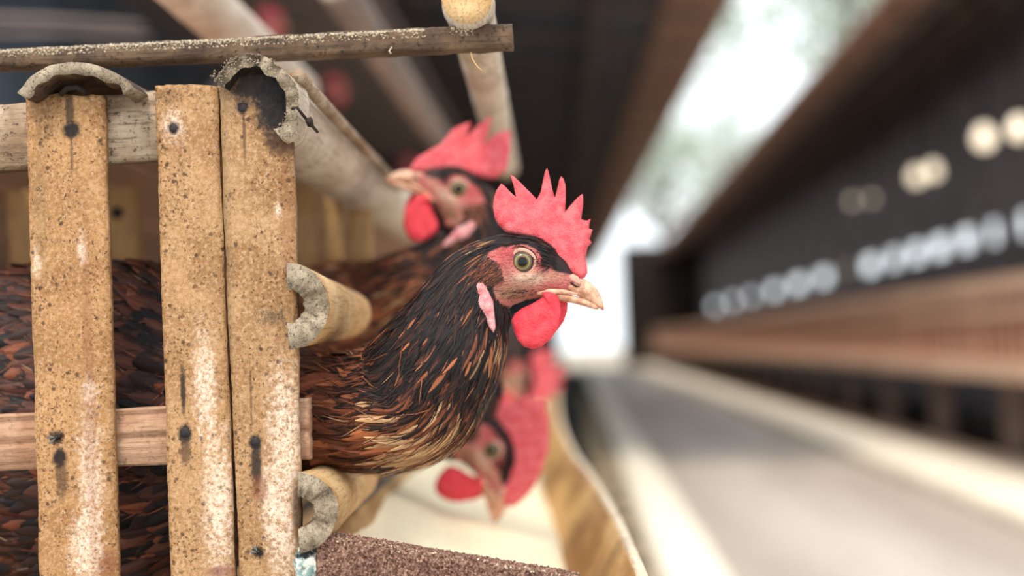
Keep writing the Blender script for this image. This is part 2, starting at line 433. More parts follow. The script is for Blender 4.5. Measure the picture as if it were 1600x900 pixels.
# ================================================================== OUTSIDE TREES (seen through the roof gap)
M_leaf = flat_mat('grey_green_leaf', lin(184, 196, 184), 0.6, 0.25, 3, 0.0)
M_bark = flat_mat('grey_bark', lin(112, 104, 94), 0.9, .3, 6, .5, .02)
def tree(x, y, h, r, n, label, seed):
    rg = np.random.default_rng(seed); t = empty('tree', (x, y, -0.02)); tag(t, label, 'tree', 'trees beyond the roof gap')
    pts = [(x + .25 * math.sin(i * .9 + seed), y, -0.02 + h * .85 * i / 8) for i in range(9)]
    tube('trunk', pts, lambda f: .28 * (1 - .8 * f), M_bark, t, 8)
    V = []; Fc = []; cl = []
    for i in range(16):
        d = rg.normal(size=3); d /= np.linalg.norm(d); cl.append(np.array([0, 0, h * .8]) + d * r * rg.uniform(.35, 1.0) * np.array([1, 1, .8]))
    for c in cl[:7]:
        tube('branch', [(x, y, h * .55), (x + c[0] * .5, y + c[1] * .5, h * .55 + (c[2] - h * .55) * .6), (x + c[0], y + c[1], c[2])], lambda f: .09 * (1 - .8 * f), M_bark, t, 6)
    for i in range(int(n * .6)):
        c = cl[rg.integers(len(cl))] + rg.normal(size=3) * r * .17; a = rg.normal(size=3); a /= np.linalg.norm(a); b = np.cross(a, rg.normal(size=3)); b /= np.linalg.norm(b)
        s = rg.uniform(.12, .30); k = len(V)
        V += [c - a * s, c + b * s * .45 + np.cross(a, b) * s * .15, c + a * s, c - b * s * .45 + np.cross(a, b) * s * .15]; Fc += [(k, k + 1, k + 2), (k, k + 2, k + 3)]
    me = mesh('foliage', V, Fc, recalc=False); tag(link('foliage', me, M_leaf, t), kind='stuff')
tree(6.4, 32, 11.0, 3.0, 1700, 'loose grey-green tree showing in the upper part of the roof gap', 3)
tree(13.5, 42, 19.0, 4.2, 1900, 'tree at the top right end of the roof gap', 5)
tree(7.4, 70, 14.0, 4.2, 1900, 'distant hazy tree in the lower narrow part of the roof gap', 8)

tree(3.4, 54, 8.6, 2.7, 1500, 'small tree seen low in the roof gap just above the far end', 11)

# ================================================================== CAGES ACROSS THE AISLE
M_far1 = pole_mat('far_cage_bamboo', lin(226, 186, 158), lin(242, 214, 188), lin(186, 140, 114), 'Y', .4, .3)
M_far2 = pole_mat('far_cage_slat', lin(224, 168, 140), lin(238, 192, 164), lin(184, 128, 104), 'Z', .4, .3)
def far_cage():
    c = empty('hen_cage', (2.1, 0, 0))
    L = 1.48; z0, z1 = .53, .98
    box('floor_panel', 2.1, 2.85, 0, L, z0 - .03, z0, M_far2, c); box('back_panel', 2.83, 2.85, 0, L, z0, z1, M_roof, c)
    box('rail', 2.085, 2.12, 0, L, z1 - .06, z1, M_far1, c); box('rail', 2.085, 2.12, 0, L, z0 - .02, z0 + .05, M_far1, c)
    box('rail', 2.08, 2.11, 0, L, .80, .84, M_far1, c); box('roof_board', 2.1, 2.85, 0, L, z1, z1 + .02, M_far1, c)
    box('trough', 1.98, 2.08, 0, L, .50, .57, M_far1, c)
    for y in (0.04, 1.38): box('post', 2.25, 2.33, y, y + .08, 0.03, z0 - .03, M_darkwood, c)
    bm = bmesh.new()
    for i in range(9): box_bm(bm, .0, .018, .03 + i * .172, .03 + i * .172 + .045, z0, z1)
    me = bpy.data.meshes.new('slats'); bm.to_mesh(me); bm.free(); tag(link('slats', me, M_far2, c, smooth=False), kind='stuff')
    return tag(c, 'brown bamboo hen cage in the blurred row across the aisle', 'cage', 'cages across the aisle')
def copy_tree(o, parent=None):
    c = o.copy(); COL.objects.link(c); c.parent = parent
    for ch in list(o.children): copy_tree(ch, c)
    return c
fc = far_cage(); fc.location.y = 4.6
for i in range(1, 23):
    c = copy_tree(fc); c.location.y = 4.6 + i * 1.5

# little bulbs hanging in the far shed
def bulb_mat(name, e):
    t = NT(name); t.b.inputs['Emission Color'].default_value = (1, .84, .60, 1); t.b.inputs['Emission Strength'].default_value = e; return t.out((.8, .7, .6))
M_bulbs = (bulb_mat('bulb_glow', 1.7), bulb_mat('bulb_dim', .7))
M_cord = flat_mat('black_cord', lin(30, 30, 30), .6)
def bulb(px, py, X, r, label, k=1.0):
    d = C2W @ Vector((px - 800, 450 - py, -F)); p = Vector((0, 0, CAMZ)) + d * (X / d.x)
    b = empty('hanging_bulb', p); tag(b, label, 'light bulb', 'bulbs in the far shed')
    bm = bmesh.new(); bmesh.ops.create_uvsphere(bm, u_segments=16, v_segments=10, radius=r)
    for v in bm.verts:
        if v.co.z > 0: v.co.z *= 1.5; v.co.x *= 1 - .25 * v.co.z / r / 1.5; v.co.y *= 1 - .25 * v.co.z / r / 1.5
    me = bpy.data.meshes.new('glass'); bm.to_mesh(me); bm.free(); link('glass', me, M_bulbs[0 if px > 1400 else 1], b)
    tube('socket', [p + Vector((0, 0, r * 1.3)), p + Vector((0, 0, r * 2.2))], r * .5, M_cord, b, 10)
    tube('cord', [p + Vector((0, 0, r * 2.2)), p + Vector((0, 0, ROOF_Z + .11 - p.z))], .006, M_cord, b, 6)
for px, py, r, l in ((1592, 203, .046, 'cream glowing bulb at the right edge of the photo, nearest of the row'), (1538, 217, .052, 'large round cream bulb second from the right edge'),
                     (1458, 268, .042, 'pale bulb right of a close pair in mid row'), (1432, 277, .044, 'pale bulb left of a close pair in mid row'),
                     (1362, 311, .026, 'dim brownish bulb, right one of the dimmest pair'), (1332, 315, .030, 'dim brownish bulb, farthest left of the row')):
    bulb(px, py, 2.9, r * 1.32, l)

# ================================================================== NEAR BAMBOO CAGE
SY = 0.800                                                     # plane of the slat faces
PX = SY / F                                                    # metres per pixel there
cage = empty('bamboo_cage', U(240, 1500, SY)); cage.location.z = 0.012
tag(cage, 'speckled bamboo slat cage filling the left foreground', 'cage')
BLK = lin(28, 22, 22); DBR = lin(58, 36, 24); RED = lin(120, 66, 40)

def local(px, py, corners):
    c = [U(*p, SY) for p in corners]; O = (c[0] + c[1] + c[2] + c[3]) / 4; p = U(px, py, SY) - O
    return p.x, p.z
SL = [((37, 148), (160, 148), (63, 1010), (186, 1010)), ((240, 132), (337, 132), (268, 1010), (370, 1010)), ((339, 112), (455, 112), (377, 1010), (473, 1010))]
ST = [
  [(112, 203, 17, 16, 1, BLK), (109, 170, 8, 34, .75, BLK), (112, 235, 3, 45, .6, DBR), (88, 683, 14, 11, .8, BLK), (93, 715, 13, 18, 1, BLK), (96, 745, 11, 40, .7, DBR), (72, 160, 40, 26, .35, DBR), (140, 640, 10, 320, .35, RED), (62, 330, 14, 120, .25, lin(120, 100, 66)), (168, 885, 16, 26, .6, RED)],  # dark marks just under the cap put its shade into the colour
  [(271, 200, 10, 12, 1, BLK), (289, 678, 13, 17, 1, BLK), (286, 610, 5, 45, .9, BLK), (290, 705, 10, 26, .7, DBR), (345, 893, 26, 10, .7, lin(130, 80, 70)), (262, 150, 22, 16, .3, DBR)],
  [(432, 165, 42, 62, 1, BLK), (402, 132, 60, 34, .95, BLK), (379, 168, 11, 12, 1, BLK), (440, 222, 28, 24, .8, DBR), (381, 200, 3, 60, .7, DBR), (399, 692, 12, 15, 1, BLK), (400, 725, 10, 42, .9, BLK), (405, 765, 16, 24, .55, RED), (403, 862, 11, 9, .8, BLK), (392, 620, 2, 60, .6, DBR), (466, 800, 12, 55, .8, DBR), (352, 330, 10, 300, .3, lin(120, 104, 78)), (448, 330, 12, 140, .3, RED)]]
WH = [[(142, 770, 20, 150), (130, 860, 24, 60), (128, 390, 8, 26), (140, 610, 14, 20), (56, 410, 9, 24)], [(271, 197, 19, 27), (340, 790, 26, 130), (320, 600, 20, 90)], [(434, 328, 7, 12), (445, 690, 30, 130), (440, 840, 24, 80), (424, 780, 20, 60)]]  # tall streaks down the right sides are highlights put into the colour
slats = []
for i in range(3):
    st = []
    for (x, y, rx, ry, kk, col) in ST[i]:
        a, b = local(x, y, SL[i]); st.append((a, b, rx * PX, ry * PX, kk, col))
    wh = []
    for (x, y, rx, ry) in WH[i]:
        a, b = local(x, y, SL[i]); wh.append((a, b, rx * PX, ry * PX))
    m = slat_mat('speckled_slat', st, seed=i * 3.7, white=wh, tone=((1.06, 1, .92), (1, 1, 1), (.95, .97, 1))[i])
    o, O = strip('slat', *SL[i], SY, 0.0075, m, cage, seed=i * 5.1, fray=0.0016)
    slats.append((o, O))

def nail(px, py, i, r=6.5):
    p = U(px, py, SY); bm = bmesh.new()
    bmesh.ops.create_cone(bm, cap_ends=True, segments=14, radius1=r * PX, radius2=r * PX * .8, depth=.0012, matrix=Matrix.Rotation(math.pi / 2, 4, 'X'))
    bmesh.ops.bevel(bm, geom=bm.edges[:], offset=.0004, segments=1, affect='EDGES')
    for v in bm.verts: v.co += Vector((nz(v.co.x * 900, v.co.z * 900, px), 0, nz(v.co.z * 900, 3, px))) * .0004
    me = bpy.data.meshes.new('nail'); bm.to_mesh(me); bm.free()
    o, O = slats[i]; link('nail', me, M_nail, o, p - O + Vector((0, .0004, 0)))
for a in ((112, 203, 0, 9), (92, 712, 0, 8), (271, 200, 1, 8), (289, 676, 1, 9), (379, 168, 2, 8), (399, 690, 2, 8)): nail(*a)

# rails behind the slats
RY = SY + 0.0085
rid = lambda u, v: 0.006 * math.sin(math.pi * min(1, max(0, v)))
strip('rail', (-60, 166), (440, 128), (-60, 270), (440, 236), RY + .006, 0.012, M_rail, cage, 0, 90, 14, 4.4, .003, lambda u, v: .006 * math.sin(math.pi * v) + .0012 * nz(u * 30, v * 14, 2))
def ridge_low(u, v):
    return .005 * math.sin(math.pi * v) - .004 * math.exp(-((v - .52) / .05) ** 2) + .003 * (v < .1)
strip('rail', (-60, 651), (482, 622), (-60, 738), (484, 718), RY + .006, 0.010, M_rail2, cage, 0, 90, 20, 8.8, .0006, ridge_low)

# the stick lying across the top
def top_stick():
    a, b = U(-40, 97, .846), U(801, 59, .846)
    n = 110; sec = 20; V = []; Fc = []
    for k in range(n + 1):
        f = k / n; c = a.lerp(b, f)
        hh = (16.5 + 3.5 * f) * .846 / F * 1.02; dd = .008
        for i in range(sec):
            t = 2 * math.pi * i / sec; q = 4.5 if f > .5 else 3
            x = math.copysign(abs(math.cos(t)) ** (2 / q), math.cos(t)); z = math.copysign(abs(math.sin(t)) ** (2 / q), math.sin(t))
            rg = 1 + .10 * nz(f * 26, x * 2, z * 2) + (.07 * nz(f * 150, x * 4, z * 4))
            V.append(c + Vector((.0012 * nz(x * 3, z * 3, 1) * (k == n), x * dd * rg, z * hh * rg)) - a)
    for k in range(n):
        for i in range(sec):
            j = (i + 1) % sec; Fc.append((k * sec + i, k * sec + j, (k + 1) * sec + j, (k + 1) * sec + i))
    Fc.append(tuple(range(sec))); Fc.append(tuple(range(n * sec, (n + 1) * sec)))
    me = mesh('top_stick', V, Fc); o = link('top_stick', me, M_raw, cage, a - cage.location)
    pts = []
    for i in range(5200):
        f = random.random() ** .9; px = -20 + 720 * f + (40 if f > .95 else 0); py = 97 - 38 * (px + 40) / 841 - (15.5 + 3.5 * f) * random.choice((1.0, 1.0, 1.0, .95, .85, .7, .45)) + random.uniform(-1.5, 1.5)
        dep = random.uniform(-.0075, .006) if random.random() < .6 else -.0078
        pts.append(U(px, py, .846 + dep))
    lumps('crust', pts, .00055, M_crust, cage)
top_stick()
tube('straw', [U(736, 82, .838), U(738, 92, .837), U(745, 103, .836), U(754, 112, .835)], .0004, M_stub, cage, 5)
tube('straw', [U(612, 74, .836), U(608, 80, .834), U(611, 84, .834)], .0005, M_crust, cage, 5)

# poles running back along the aisle side
def along(px, py, Y0, Y1, dx=0, dz=0):
    a = U(px, py, Y0); return [a, a + Vector((dx, Y1 - Y0, dz))]
ring = culm('corner_pole', along(392, 160, .786, .822), .0272, .0195, -52, 148, M_pole, cage, 36, rag=.009, step=.003, seed=1.3, wob=.12)
culm('corner_pole', along(399, 165, .822, 1.6, 0.0, 0.0), lambda s: .0255 - .002 * s, .0205, 0, 360, M_pole, cage, 40, step=.02, nodes=(.30, .72, 1.2), seed=2.0)
lumps('crust', [U(392 + math.cos(a) * r, 160 - math.sin(a) * r, .785 + random.uniform(0, .012)) for a, r in ((math.radians(random.uniform(-50, 150)), random.uniform(56, 76)) for _ in range(500))], .0006, M_fib, cage)
tube('lath', [U(466, 118, .80), U(520, 180, .92), U(575, 240, 1.06), U(622, 292, 1.25)], .0042, M_rail, cage, 8)
tube('wire_tie', [U(456, 170, .785), U(464, 168, .783), U(472, 178, .787), U(482, 190, .80), U(496, 206, .82)], .0009, M_wire, cage, 6)
tube('wire_tie', [U(481, 186, .790), U(484, 190, .790), U(485, 194, .793)], .0022, M_wire, cage, 6)
# round pole on top with its sawn end
up = culm('upper_pole', along(730, -2, .826, 1.62, -.016, .0), lambda s: .0150 - .002 * s, .0004, 0, 360, M_pole, cage, 36, mats=(M_pole, M_stub, M_stub), step=.02, nodes=(.02, .33,), seed=6.0)
culm('upper_pole', along(206, -96, 1.0, 1.62), .0235, .015, 0, 360, M_pole, cage, 28, step=.03, seed=9.0)
culm('upper_pole', along(520, -30, 1.5, 3.4),   .022, .015, 0, 360, M_darkwood, cage, 24, step=.05, seed=9.9)
# split-bamboo cap over the first slat
culm('bamboo_cap', along(116, 206, .782, 1.02), .0405, .0335, 36, 144, M_rail, cage, 44, mats=(M_raw, M_fib, M_raw), rag=.004, step=.01, seed=3.1, wob=.05)
tube('web', [U(95, 148, .797), U(104, 138, .795), U(120, 136, .795), U(136, 146, .797)], .0018, M_inner, cage, 6)
# sawn half culms between which the hen puts her head
def stub(px, py, r, seed, mats):
    culm('side_pole', along(px, py, .783, 1.0, .0, .0), lambda s: r - .010 * min(1, s / .3), r * .40, -88, 88, M_stub, cage, 30, mats=mats, rag=.004, step=.006, seed=seed, wob=.05,
         tilt=lambda a: .004 * math.cos(a))
stub(446, 478, .0238, 4.2, (M_stub, M_fib, M_fib)); stub(463, 803, .0222, 5.5, (M_stub, M_fib, M_fib))
lumps('crust', [U(random.gauss(428, 14), random.gauss(492, 8), .798) for _ in range(120)], .0005, M_fib, cage)
# partition of slats at the back of the first cell
PY = 1.22
for (x0, x1) in ((-70, -20), (8, 52), (164, 214), (262, 306), (350, 392), (452, 490), (500, 532), (540, 578)):
    strip('partition_slat', (x0, 262), (x1, 262), (x0 + 18, 760), (x1 + 18, 760), PY, .007, M_back, cage, .001, 6, 30, x0 * .1)
strip('partition_rail', (-120, 270), (590, 246), (-120, 306), (590, 282), PY + .008, .012, M_rail2, cage, 0, 40, 6, 2.2)
p = U(183, 333, PY); bm = bmesh.new(); bmesh.ops.create_cone(bm, cap_ends=True, segments=12, radius1=.0055, radius2=.0055, depth=.003, matrix=Matrix.Rotation(math.pi / 2, 4, 'X'))
me = bpy.data.meshes.new('nail'); bm.to_mesh(me); bm.free(); link('nail', me, M_nail, cage, p - cage.location)
# floor of the cage and back poles, in the dark
for i in range(9):
    X0 = U(460, 800, .8).x - .06 - i * .075
    tube('floor_bar', [(X0, .84, .565), (X0, 2.6, .565)], .011, M_stub, cage, 10)
tube('cross_pole', [U(-200, 24, 2.6), U(60, 30, 2.7), U(225, 40, 2.8)], .007, M_darkwood, cage, 10)
tube('cross_pole', [U(-200, 50, 2.9), U(100, 52, 2.9), U(235, 58, 2.9)], .005, M_darkwood, cage, 10)
for i in range(6):
    X0 = U(399, 165, .82).x - .035 - i * .13
    box('shade_board', X0 - .125, X0, .86, 2.6, U(399, 165, .82).z + .005, U(399, 165, .82).z + .014, M_brownwood, cage, .002)  # boards added over the cell to darken the cage inside
for X, Yp in ((-.62, .90), (-.62, 2.5)):
    tube('post', [(X, Yp, .012), (X, Yp, 1.05)], .02, M_back, cage, 12)

# flies sitting on the slats
M_fly = flat_mat('fly_black', lin(24, 24, 28), .35, .2, 900, .1, .0002)
t = NT('fly_wing', .25); t.b.inputs['Alpha'].default_value = .55; M_wing = t.out(lin(120, 116, 110))
def fly(px, py, ang, label, s=1.0):
    p = U(px, py, SY) + Vector((0, -.0014, 0)); f = empty('fly', p); f.rotation_euler = (0, ang, 0); f.scale = (s,) * 3; tag(f, label, 'fly', 'flies on the slats')
    bm = bmesh.new()
    for (x, rx, ry, rz) in ((-.0012, .0022, .0012, .0013), (.0010, .0014, .0012, .0013), (.0026, .0009, .0010, .0012)):
        bmesh.ops.create_uvsphere(bm, u_segments=12, v_segments=8, radius=1, matrix=Matrix.Translation((x, 0, 0)) @ Matrix.Diagonal((rx, ry, rz, 1)))
    me = bpy.data.meshes.new('fly_body'); bm.to_mesh(me); bm.free(); link('fly_body', me, M_fly, f)
    for sg in (-1, 1):
        v, fc = inflate([(.0006, .0003 * sg), (-.0018, .0022 * sg), (-.0042, .0024 * sg), (-.0045, .0014 * sg), (-.002, .0002 * sg)], .00006, .001, .0008)
        link('wing', mesh('wing', [(a, b - .0011, c) for a, b, c in v], fc), M_wing, f)
        for k, x in enumerate((.0018, .0006, -.0008)):
            V = [Vector((x, 0, .0006 * sg)), Vector((x + (.001 - k * .001), -.0006, .0022 * sg)), Vector((x + (.0018 - k * .0018), .0013, .0034 * sg))]
            o = tube('leg', V, .00014, M_fly, None, 5); o.parent = f
fly(88, 684, -.3, 'black fly on the widest leftmost slat above its lower nail'); fly(403, 861, .5, 'black fly near the bottom of the slat beside the hen', .95)

# ================================================================== FEED TROUGH
trough = empty('feed_trough', (U(490, 870, .82).x, .82, .45)); tag(trough, 'long tan feed trough receding below the hens with thin pale rim', 'trough')
def rim_pts():
    out = []
    for (x, y, Y) in ((1003, 905, .85), (985, 862, .95), (962, 812, 1.13), (926, 750, 1.44), (891, 700, 1.88), (872, 648, 2.8), (868, 600, 4.8)):
        out.append(U(x, y, Y))
    return out
R = rim_pts()
t = NT('trough_wood', .7); n = t.noise(14, 5, .6, t.map((1, .3, 1))); fN = t.noise(120, 4, .6)
c = t.mix(t.ramp(n, .35, .65), lin(150, 108, 62), lin(206, 166, 110)); c = t.mix(t.ramp(fN, .55, .7, 0, .5), c, lin(110, 78, 46))
M_tr = t.out(c, t.bump(fN, .3, .001))
M_rim = pole_mat('trough_rim', lin(216, 196, 166), lin(240, 226, 204), lin(150, 124, 94), 'Y', .5, 1.2)
M_sheet = flat_mat('dark_sheet_edge', lin(70, 82, 84), .5, .3, 60, .2, .001)
def smooth_path(P, n):
    out = []
    for i in range(len(P) - 1):
        p0, p1, p2, p3 = P[max(0, i - 1)], P[i], P[i + 1], P[min(len(P) - 1, i + 2)]
        for k in range(n):
            t = k / n
            out.append(.5 * ((2 * p1) + (-p0 + p2) * t + (2 * p0 - 5 * p1 + 4 * p2 - p3) * t * t + (-p0 + 3 * p1 - 3 * p2 + p3) * t ** 3))
    return out + [P[-1]]
RP = smooth_path(R, 10)
lx = U(480, 858, .82); lz = lx.z
V = []; Fc = []; prof = 9
for p in RP:
    xl = lx.x + (p.x - R[0].x) * .8
    sec = [(xl, lz), (xl + .010, lz - .05), (xl + .03, lz - .095), (xl + .065, lz - .108), (p.x - .085, lz - .105), (p.x - .055, lz - .085), (p.x - .03, p.z - .045), (p.x - .012, p.z - .02), (p.x, p.z)]
    V += [Vector((x, p.y, z)) - trough.location for x, z in sec]
for k in range(len(RP) - 1):
    for i in range(prof - 1): Fc.append((k * prof + i, k * prof + i + 1, (k + 1) * prof + i + 1, (k + 1) * prof + i))
me = mesh('trough_shell', V, Fc, recalc=False); o = link('trough_shell', me, M_tr, trough)
sm = o.modifiers.new('thick', 'SOLIDIFY'); sm.thickness = .006; sm.offset = 1
tube('rim', [p + Vector((0, 0, .001 * nz(i * .7, 2, 1))) for i, p in enumerate(RP)], lambda f: .0042, M_rim, trough, 8)
tube('lip', [Vector((lx.x + (p.x - R[0].x) * .8, p.y, lz)) for p in RP], .003, M_sheet, trough, 8)
# pale mash lying in it
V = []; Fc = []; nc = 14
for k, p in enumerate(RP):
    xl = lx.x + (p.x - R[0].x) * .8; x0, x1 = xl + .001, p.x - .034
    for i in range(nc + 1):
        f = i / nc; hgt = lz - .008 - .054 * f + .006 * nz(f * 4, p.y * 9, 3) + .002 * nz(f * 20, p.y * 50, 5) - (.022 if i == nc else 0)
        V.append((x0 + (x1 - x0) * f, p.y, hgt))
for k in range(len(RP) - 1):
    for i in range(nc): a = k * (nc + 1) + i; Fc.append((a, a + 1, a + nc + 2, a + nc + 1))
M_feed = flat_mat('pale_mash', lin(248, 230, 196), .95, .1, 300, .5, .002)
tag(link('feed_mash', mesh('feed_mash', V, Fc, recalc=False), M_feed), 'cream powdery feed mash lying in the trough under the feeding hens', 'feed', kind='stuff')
# crusted board closing the end of the trough
t = NT('crusted_board', .95); n1 = t.noise(420, 5, .75); n2 = t.noise(90, 4, .7); v1 = t.vor(600)
c = t.mix(t.ramp(n1, .38, .6), lin(112, 74, 62), lin(202, 160, 140)); c = t.mix(t.ramp(n2, .5, .66, 0, .6), c, lin(100, 60, 52)); c = t.mix(t.ramp(v1, .1, .22, .8, 0), c, lin(226, 190, 170))
M_board = t.out(c, t.bump(n1, .9, .003))
def board():
    Y = .792; a, b = U(494, 838, Y), U(905, 906, Y); n = 120; m = 26; V = []; Fc = []
    O = (a + b) / 2
    for s in (0, 1):
        for j in range(m + 1):
            for i in range(n + 1):
                p = a.lerp(b, i / n) + Vector((0, 0, -.055 * j / m)); 
                d = .0016 * nz(i * .45, j * .45, 4) + .0010 * nz(i * 1.3, j * 1.3, 9)
                if s == 0: p.y -= d
                else: p.y += .026
                if j == 0: p.z += .0012 * nz(i * .6, s * 3, 2)
                V.append(p - O)
    N = (n + 1) * (m + 1); ix = lambda s, j, i: s * N + j * (n + 1) + i
    for j in range(m):
        for i in range(n):
            Fc.append((ix(0, j, i), ix(0, j + 1, i), ix(0, j + 1, i + 1), ix(0, j, i + 1))); Fc.append((ix(1, j, i), ix(1, j, i + 1), ix(1, j + 1, i + 1), ix(1, j + 1, i)))
    for i in range(n):
        for j in (0, m): Fc.append((ix(0, j, i), ix(0, j, i + 1), ix(1, j, i + 1), ix(1, j, i)))
    for j in range(m):
        for i in (0, n): Fc.append((ix(0, j, i), ix(0, j + 1, i), ix(1, j + 1, i), ix(1, j, i)))
    link('end_board', mesh('end_board', V, Fc), M_board, trough, O - trough.location)
    top = [a.lerp(b, random.random()) + Vector((0, random.uniform(-.001, .02), random.uniform(-.0005, .0012))) for _ in range(1600)]
    face = [a.lerp(b, random.random()) + Vector((0, -.0008 - random.random() * .0008, -random.random() * .03)) for _ in range(1500)]
    lumps('crumbs', top + face, .0010, M_board, trough)
    lumps('pale_crumbs', [a.lerp(b, random.random()) + Vector((0, random.uniform(-.0015, .006), random.uniform(-.001, .0014) if random.random() < .5 else -random.random() * .03)) for _ in range(420)], .0008, M_crust, trough)
board()
# lump of dried droppings at the corner of trough and cage
bm = bmesh.new(); bmesh.ops.create_icosphere(bm, subdivisions=4, radius=1)
for v in bm.verts:
    d = 1 + .35 * nz(v.co.x * 2.2, v.co.y * 2.2, v.co.z * 2.2 + 4) + .15 * nz(v.co.x * 7, v.co.y * 7, v.co.z * 7)
    v.co = Vector((v.co.x * .0065 * d, v.co.y * .006 * d, v.co.z * .0105 * d))
me = bpy.data.meshes.new('droppings'); bm.to_mesh(me); bm.free()
t = NT('dried_droppings', .9); n1 = t.noise(160, 5, .7); n2 = t.noise(110, 3, .6, t.map((1, 1, 1), loc=(3, 1, 2)))
c = t.mix(t.ramp(n1, .42, .58), lin(120, 150, 148), lin(240, 232, 218)); c = t.mix(t.ramp(n2, .52, .62), c, lin(40, 46, 48))
tag(link('dried_droppings', me, t.out(c, t.bump(n1, .6, .002)), None, U(478, 882, .793)), 'white and teal crusted lump wedged between slat and trough board', 'droppings')

# ================================================================== HENS
K0 = 0.835 / F                                                  # metres per canonical pixel
EYE = (816.0, 410.0)
COMB = [(789, 362), (779, 352), (773, 341), (770, 322), (772, 308), (776, 297), (783, 287), (789, 291), (795, 298), (806, 308), (803, 292), (799, 279), (797, 273), (803, 276), (814, 286), (828, 300), (839, 311),
        (845, 300), (849, 280), (852, 267), (855, 262), (857, 267), (860, 279), (863, 295), (867, 309), (871, 295), (874, 281), (877, 275), (881, 279), (884, 290), (884, 312), (883, 331), (893, 319), (903, 308), (910, 303), (911, 310), (911, 321), (908, 343),
        (917, 345), (923, 342), (921, 350), (920, 357), (926, 359), (923, 368), (921, 374), (925, 379), (919, 385), (917, 391), (915, 402), (917, 414), (918, 427), (914, 434), (905, 436), (892, 430), (878, 420), (866, 408), (858, 392), (846, 378), (830, 372), (808, 368)]
WATTLE = [(858, 452), (868, 456), (874, 470), (876, 490), (872, 512), (860, 530), (845, 541), (831, 545), (818, 541), (809, 531), (803, 518), (799, 500), (804, 490), (815, 482), (832, 474), (845, 466)]
WATTLE2 = [(862, 458), (880, 466), (888, 474), (887, 487), (882, 502), (872, 516), (858, 528), (845, 530), (836, 510), (842, 480), (850, 464)]
LOBE = [(752, 438), (761, 446), (765, 458), (771, 470), (773, 490), (775, 510), (772, 519), (766, 512), (758, 494), (747, 478), (741, 462), (743, 446)]
FACE = [(757, 408), (764, 394), (780, 386), (800, 382), (824, 384), (842, 394), (856, 412), (868, 424), (900, 430), (925, 440), (925, 478), (872, 474), (832, 478), (800, 482), (776, 474), (770, 452), (772, 440), (762, 430)]
HEADSEC = [(748, 447, 0, 63, 51), (778, 427, 0, 56, 47), (808, 420, 0, 53, 45), (838, 422, 0, 47, 37), (862, 430, 0, 36, 27), (884, 441, 0, 24, 18), (903, 449, 0, 12, 10), (911, 453, 0, 4, 4)]

def sd_poly(P, poly):
    """signed distance, negative inside"""
    A = np.array(poly, float); B = np.roll(A, -1, 0); d = B - A
    t = np.clip(((P[:, None] - A[None]) * d[None]).sum(2) / (d * d).sum(1)[None], 0, 1)
    c = A[None] + t[..., None] * d[None]; dist = np.sqrt(((P[:, None] - c) ** 2).sum(2)).min(1)
    x, y = P[:, 0:1], P[:, 1:2]
    ins = (((A[None, :, 1] > y) != (B[None, :, 1] > y)) & (x < d[None, :, 0] * (y - A[None, :, 1]) / (d[None, :, 1] + 1e-9) + A[None, :, 0])).sum(1) % 2 == 1
    return np.where(ins, -dist, dist)

def skin_material():
    t = NT('hen_skin', .5); col = t.attr('Col'); sk = t.attr('skin', 'Fac')
    f = t.noise(1500, 4, .6); w1 = t.noise(900, 3, .6, t.map((.35, 1, 1.5))); v = t.vor(1500)
    c = t.mix(t.math('MULTIPLY', t.ramp(w1, .5, .62, 0, .55), sk), col, lin(128, 62, 52))
    c = t.mix(t.math('MULTIPLY', t.ramp(f, .5, .7, 0, .4), sk), c, lin(240, 190, 176))
    t.b.inputs['Subsurface Weight'].default_value = .12; t.b.inputs['Subsurface Radius'].default_value = (.004, .0012, .0008); t.b.inputs['Subsurface Scale'].default_value = .5
    h = t.math('MULTIPLY_ADD', w1, 1.4, t.math('MULTIPLY_ADD', v, -.5, f))
    return t.out(c, t.bump(t.math('MULTIPLY', h, sk), .9, .0016))
def comb_material(name, a, b, pale):
    t = NT(name, .55); v = t.vor(1300); n = t.noise(190, 4, .6); f = t.noise(1600, 3, .6)
    c = t.mix(t.ramp(n, .32, .68), a, b); c = t.mix(t.ramp(v, .0, .45, .38, 0), c, pale); c = t.mix(t.ramp(f, .55, .75, 0, .3), c, pale)
    t.b.inputs['Subsurface Weight'].default_value = .18; t.b.inputs['Subsurface Radius'].default_value = (.005, .0012, .0010); t.b.inputs['Subsurface Scale'].default_value = .6
    return t.out(c, t.bump(t.math('MULTIPLY_ADD', v, -1.0, f), .55, .0010))
M_skin = skin_material()
M_comb = comb_material('comb_red', lin(218, 74, 86), lin(232, 112, 118), lin(242, 172, 168))
M_watt = comb_material('wattle_red', lin(222, 52, 68), lin(234, 78, 90), lin(246, 130, 130))
M_lobe = comb_material('earlobe_pink', lin(214, 112, 118), lin(226, 178, 178), lin(240, 220, 216))
t = NT('beak_horn', .38); n = t.noise(240, 4, .6); g = t.noise(600, 3, .6, t.map((.2, 1, 1)))
c = t.mix(t.ramp(n, .35, .65), lin(196, 136, 108), lin(226, 184, 154)); c = t.mix(t.ramp(g, .52, .7, 0, .5), c, lin(140, 88, 62))
M_beak = t.out(c, t.bump(g, .25, .0006), spec=.45)
M_lid = flat_mat('eyelid_skin', lin(214, 158, 140), .5, .18, 900, .6, .0006)
M_dark = flat_mat('nostril_dark', lin(50, 26, 22), .6)
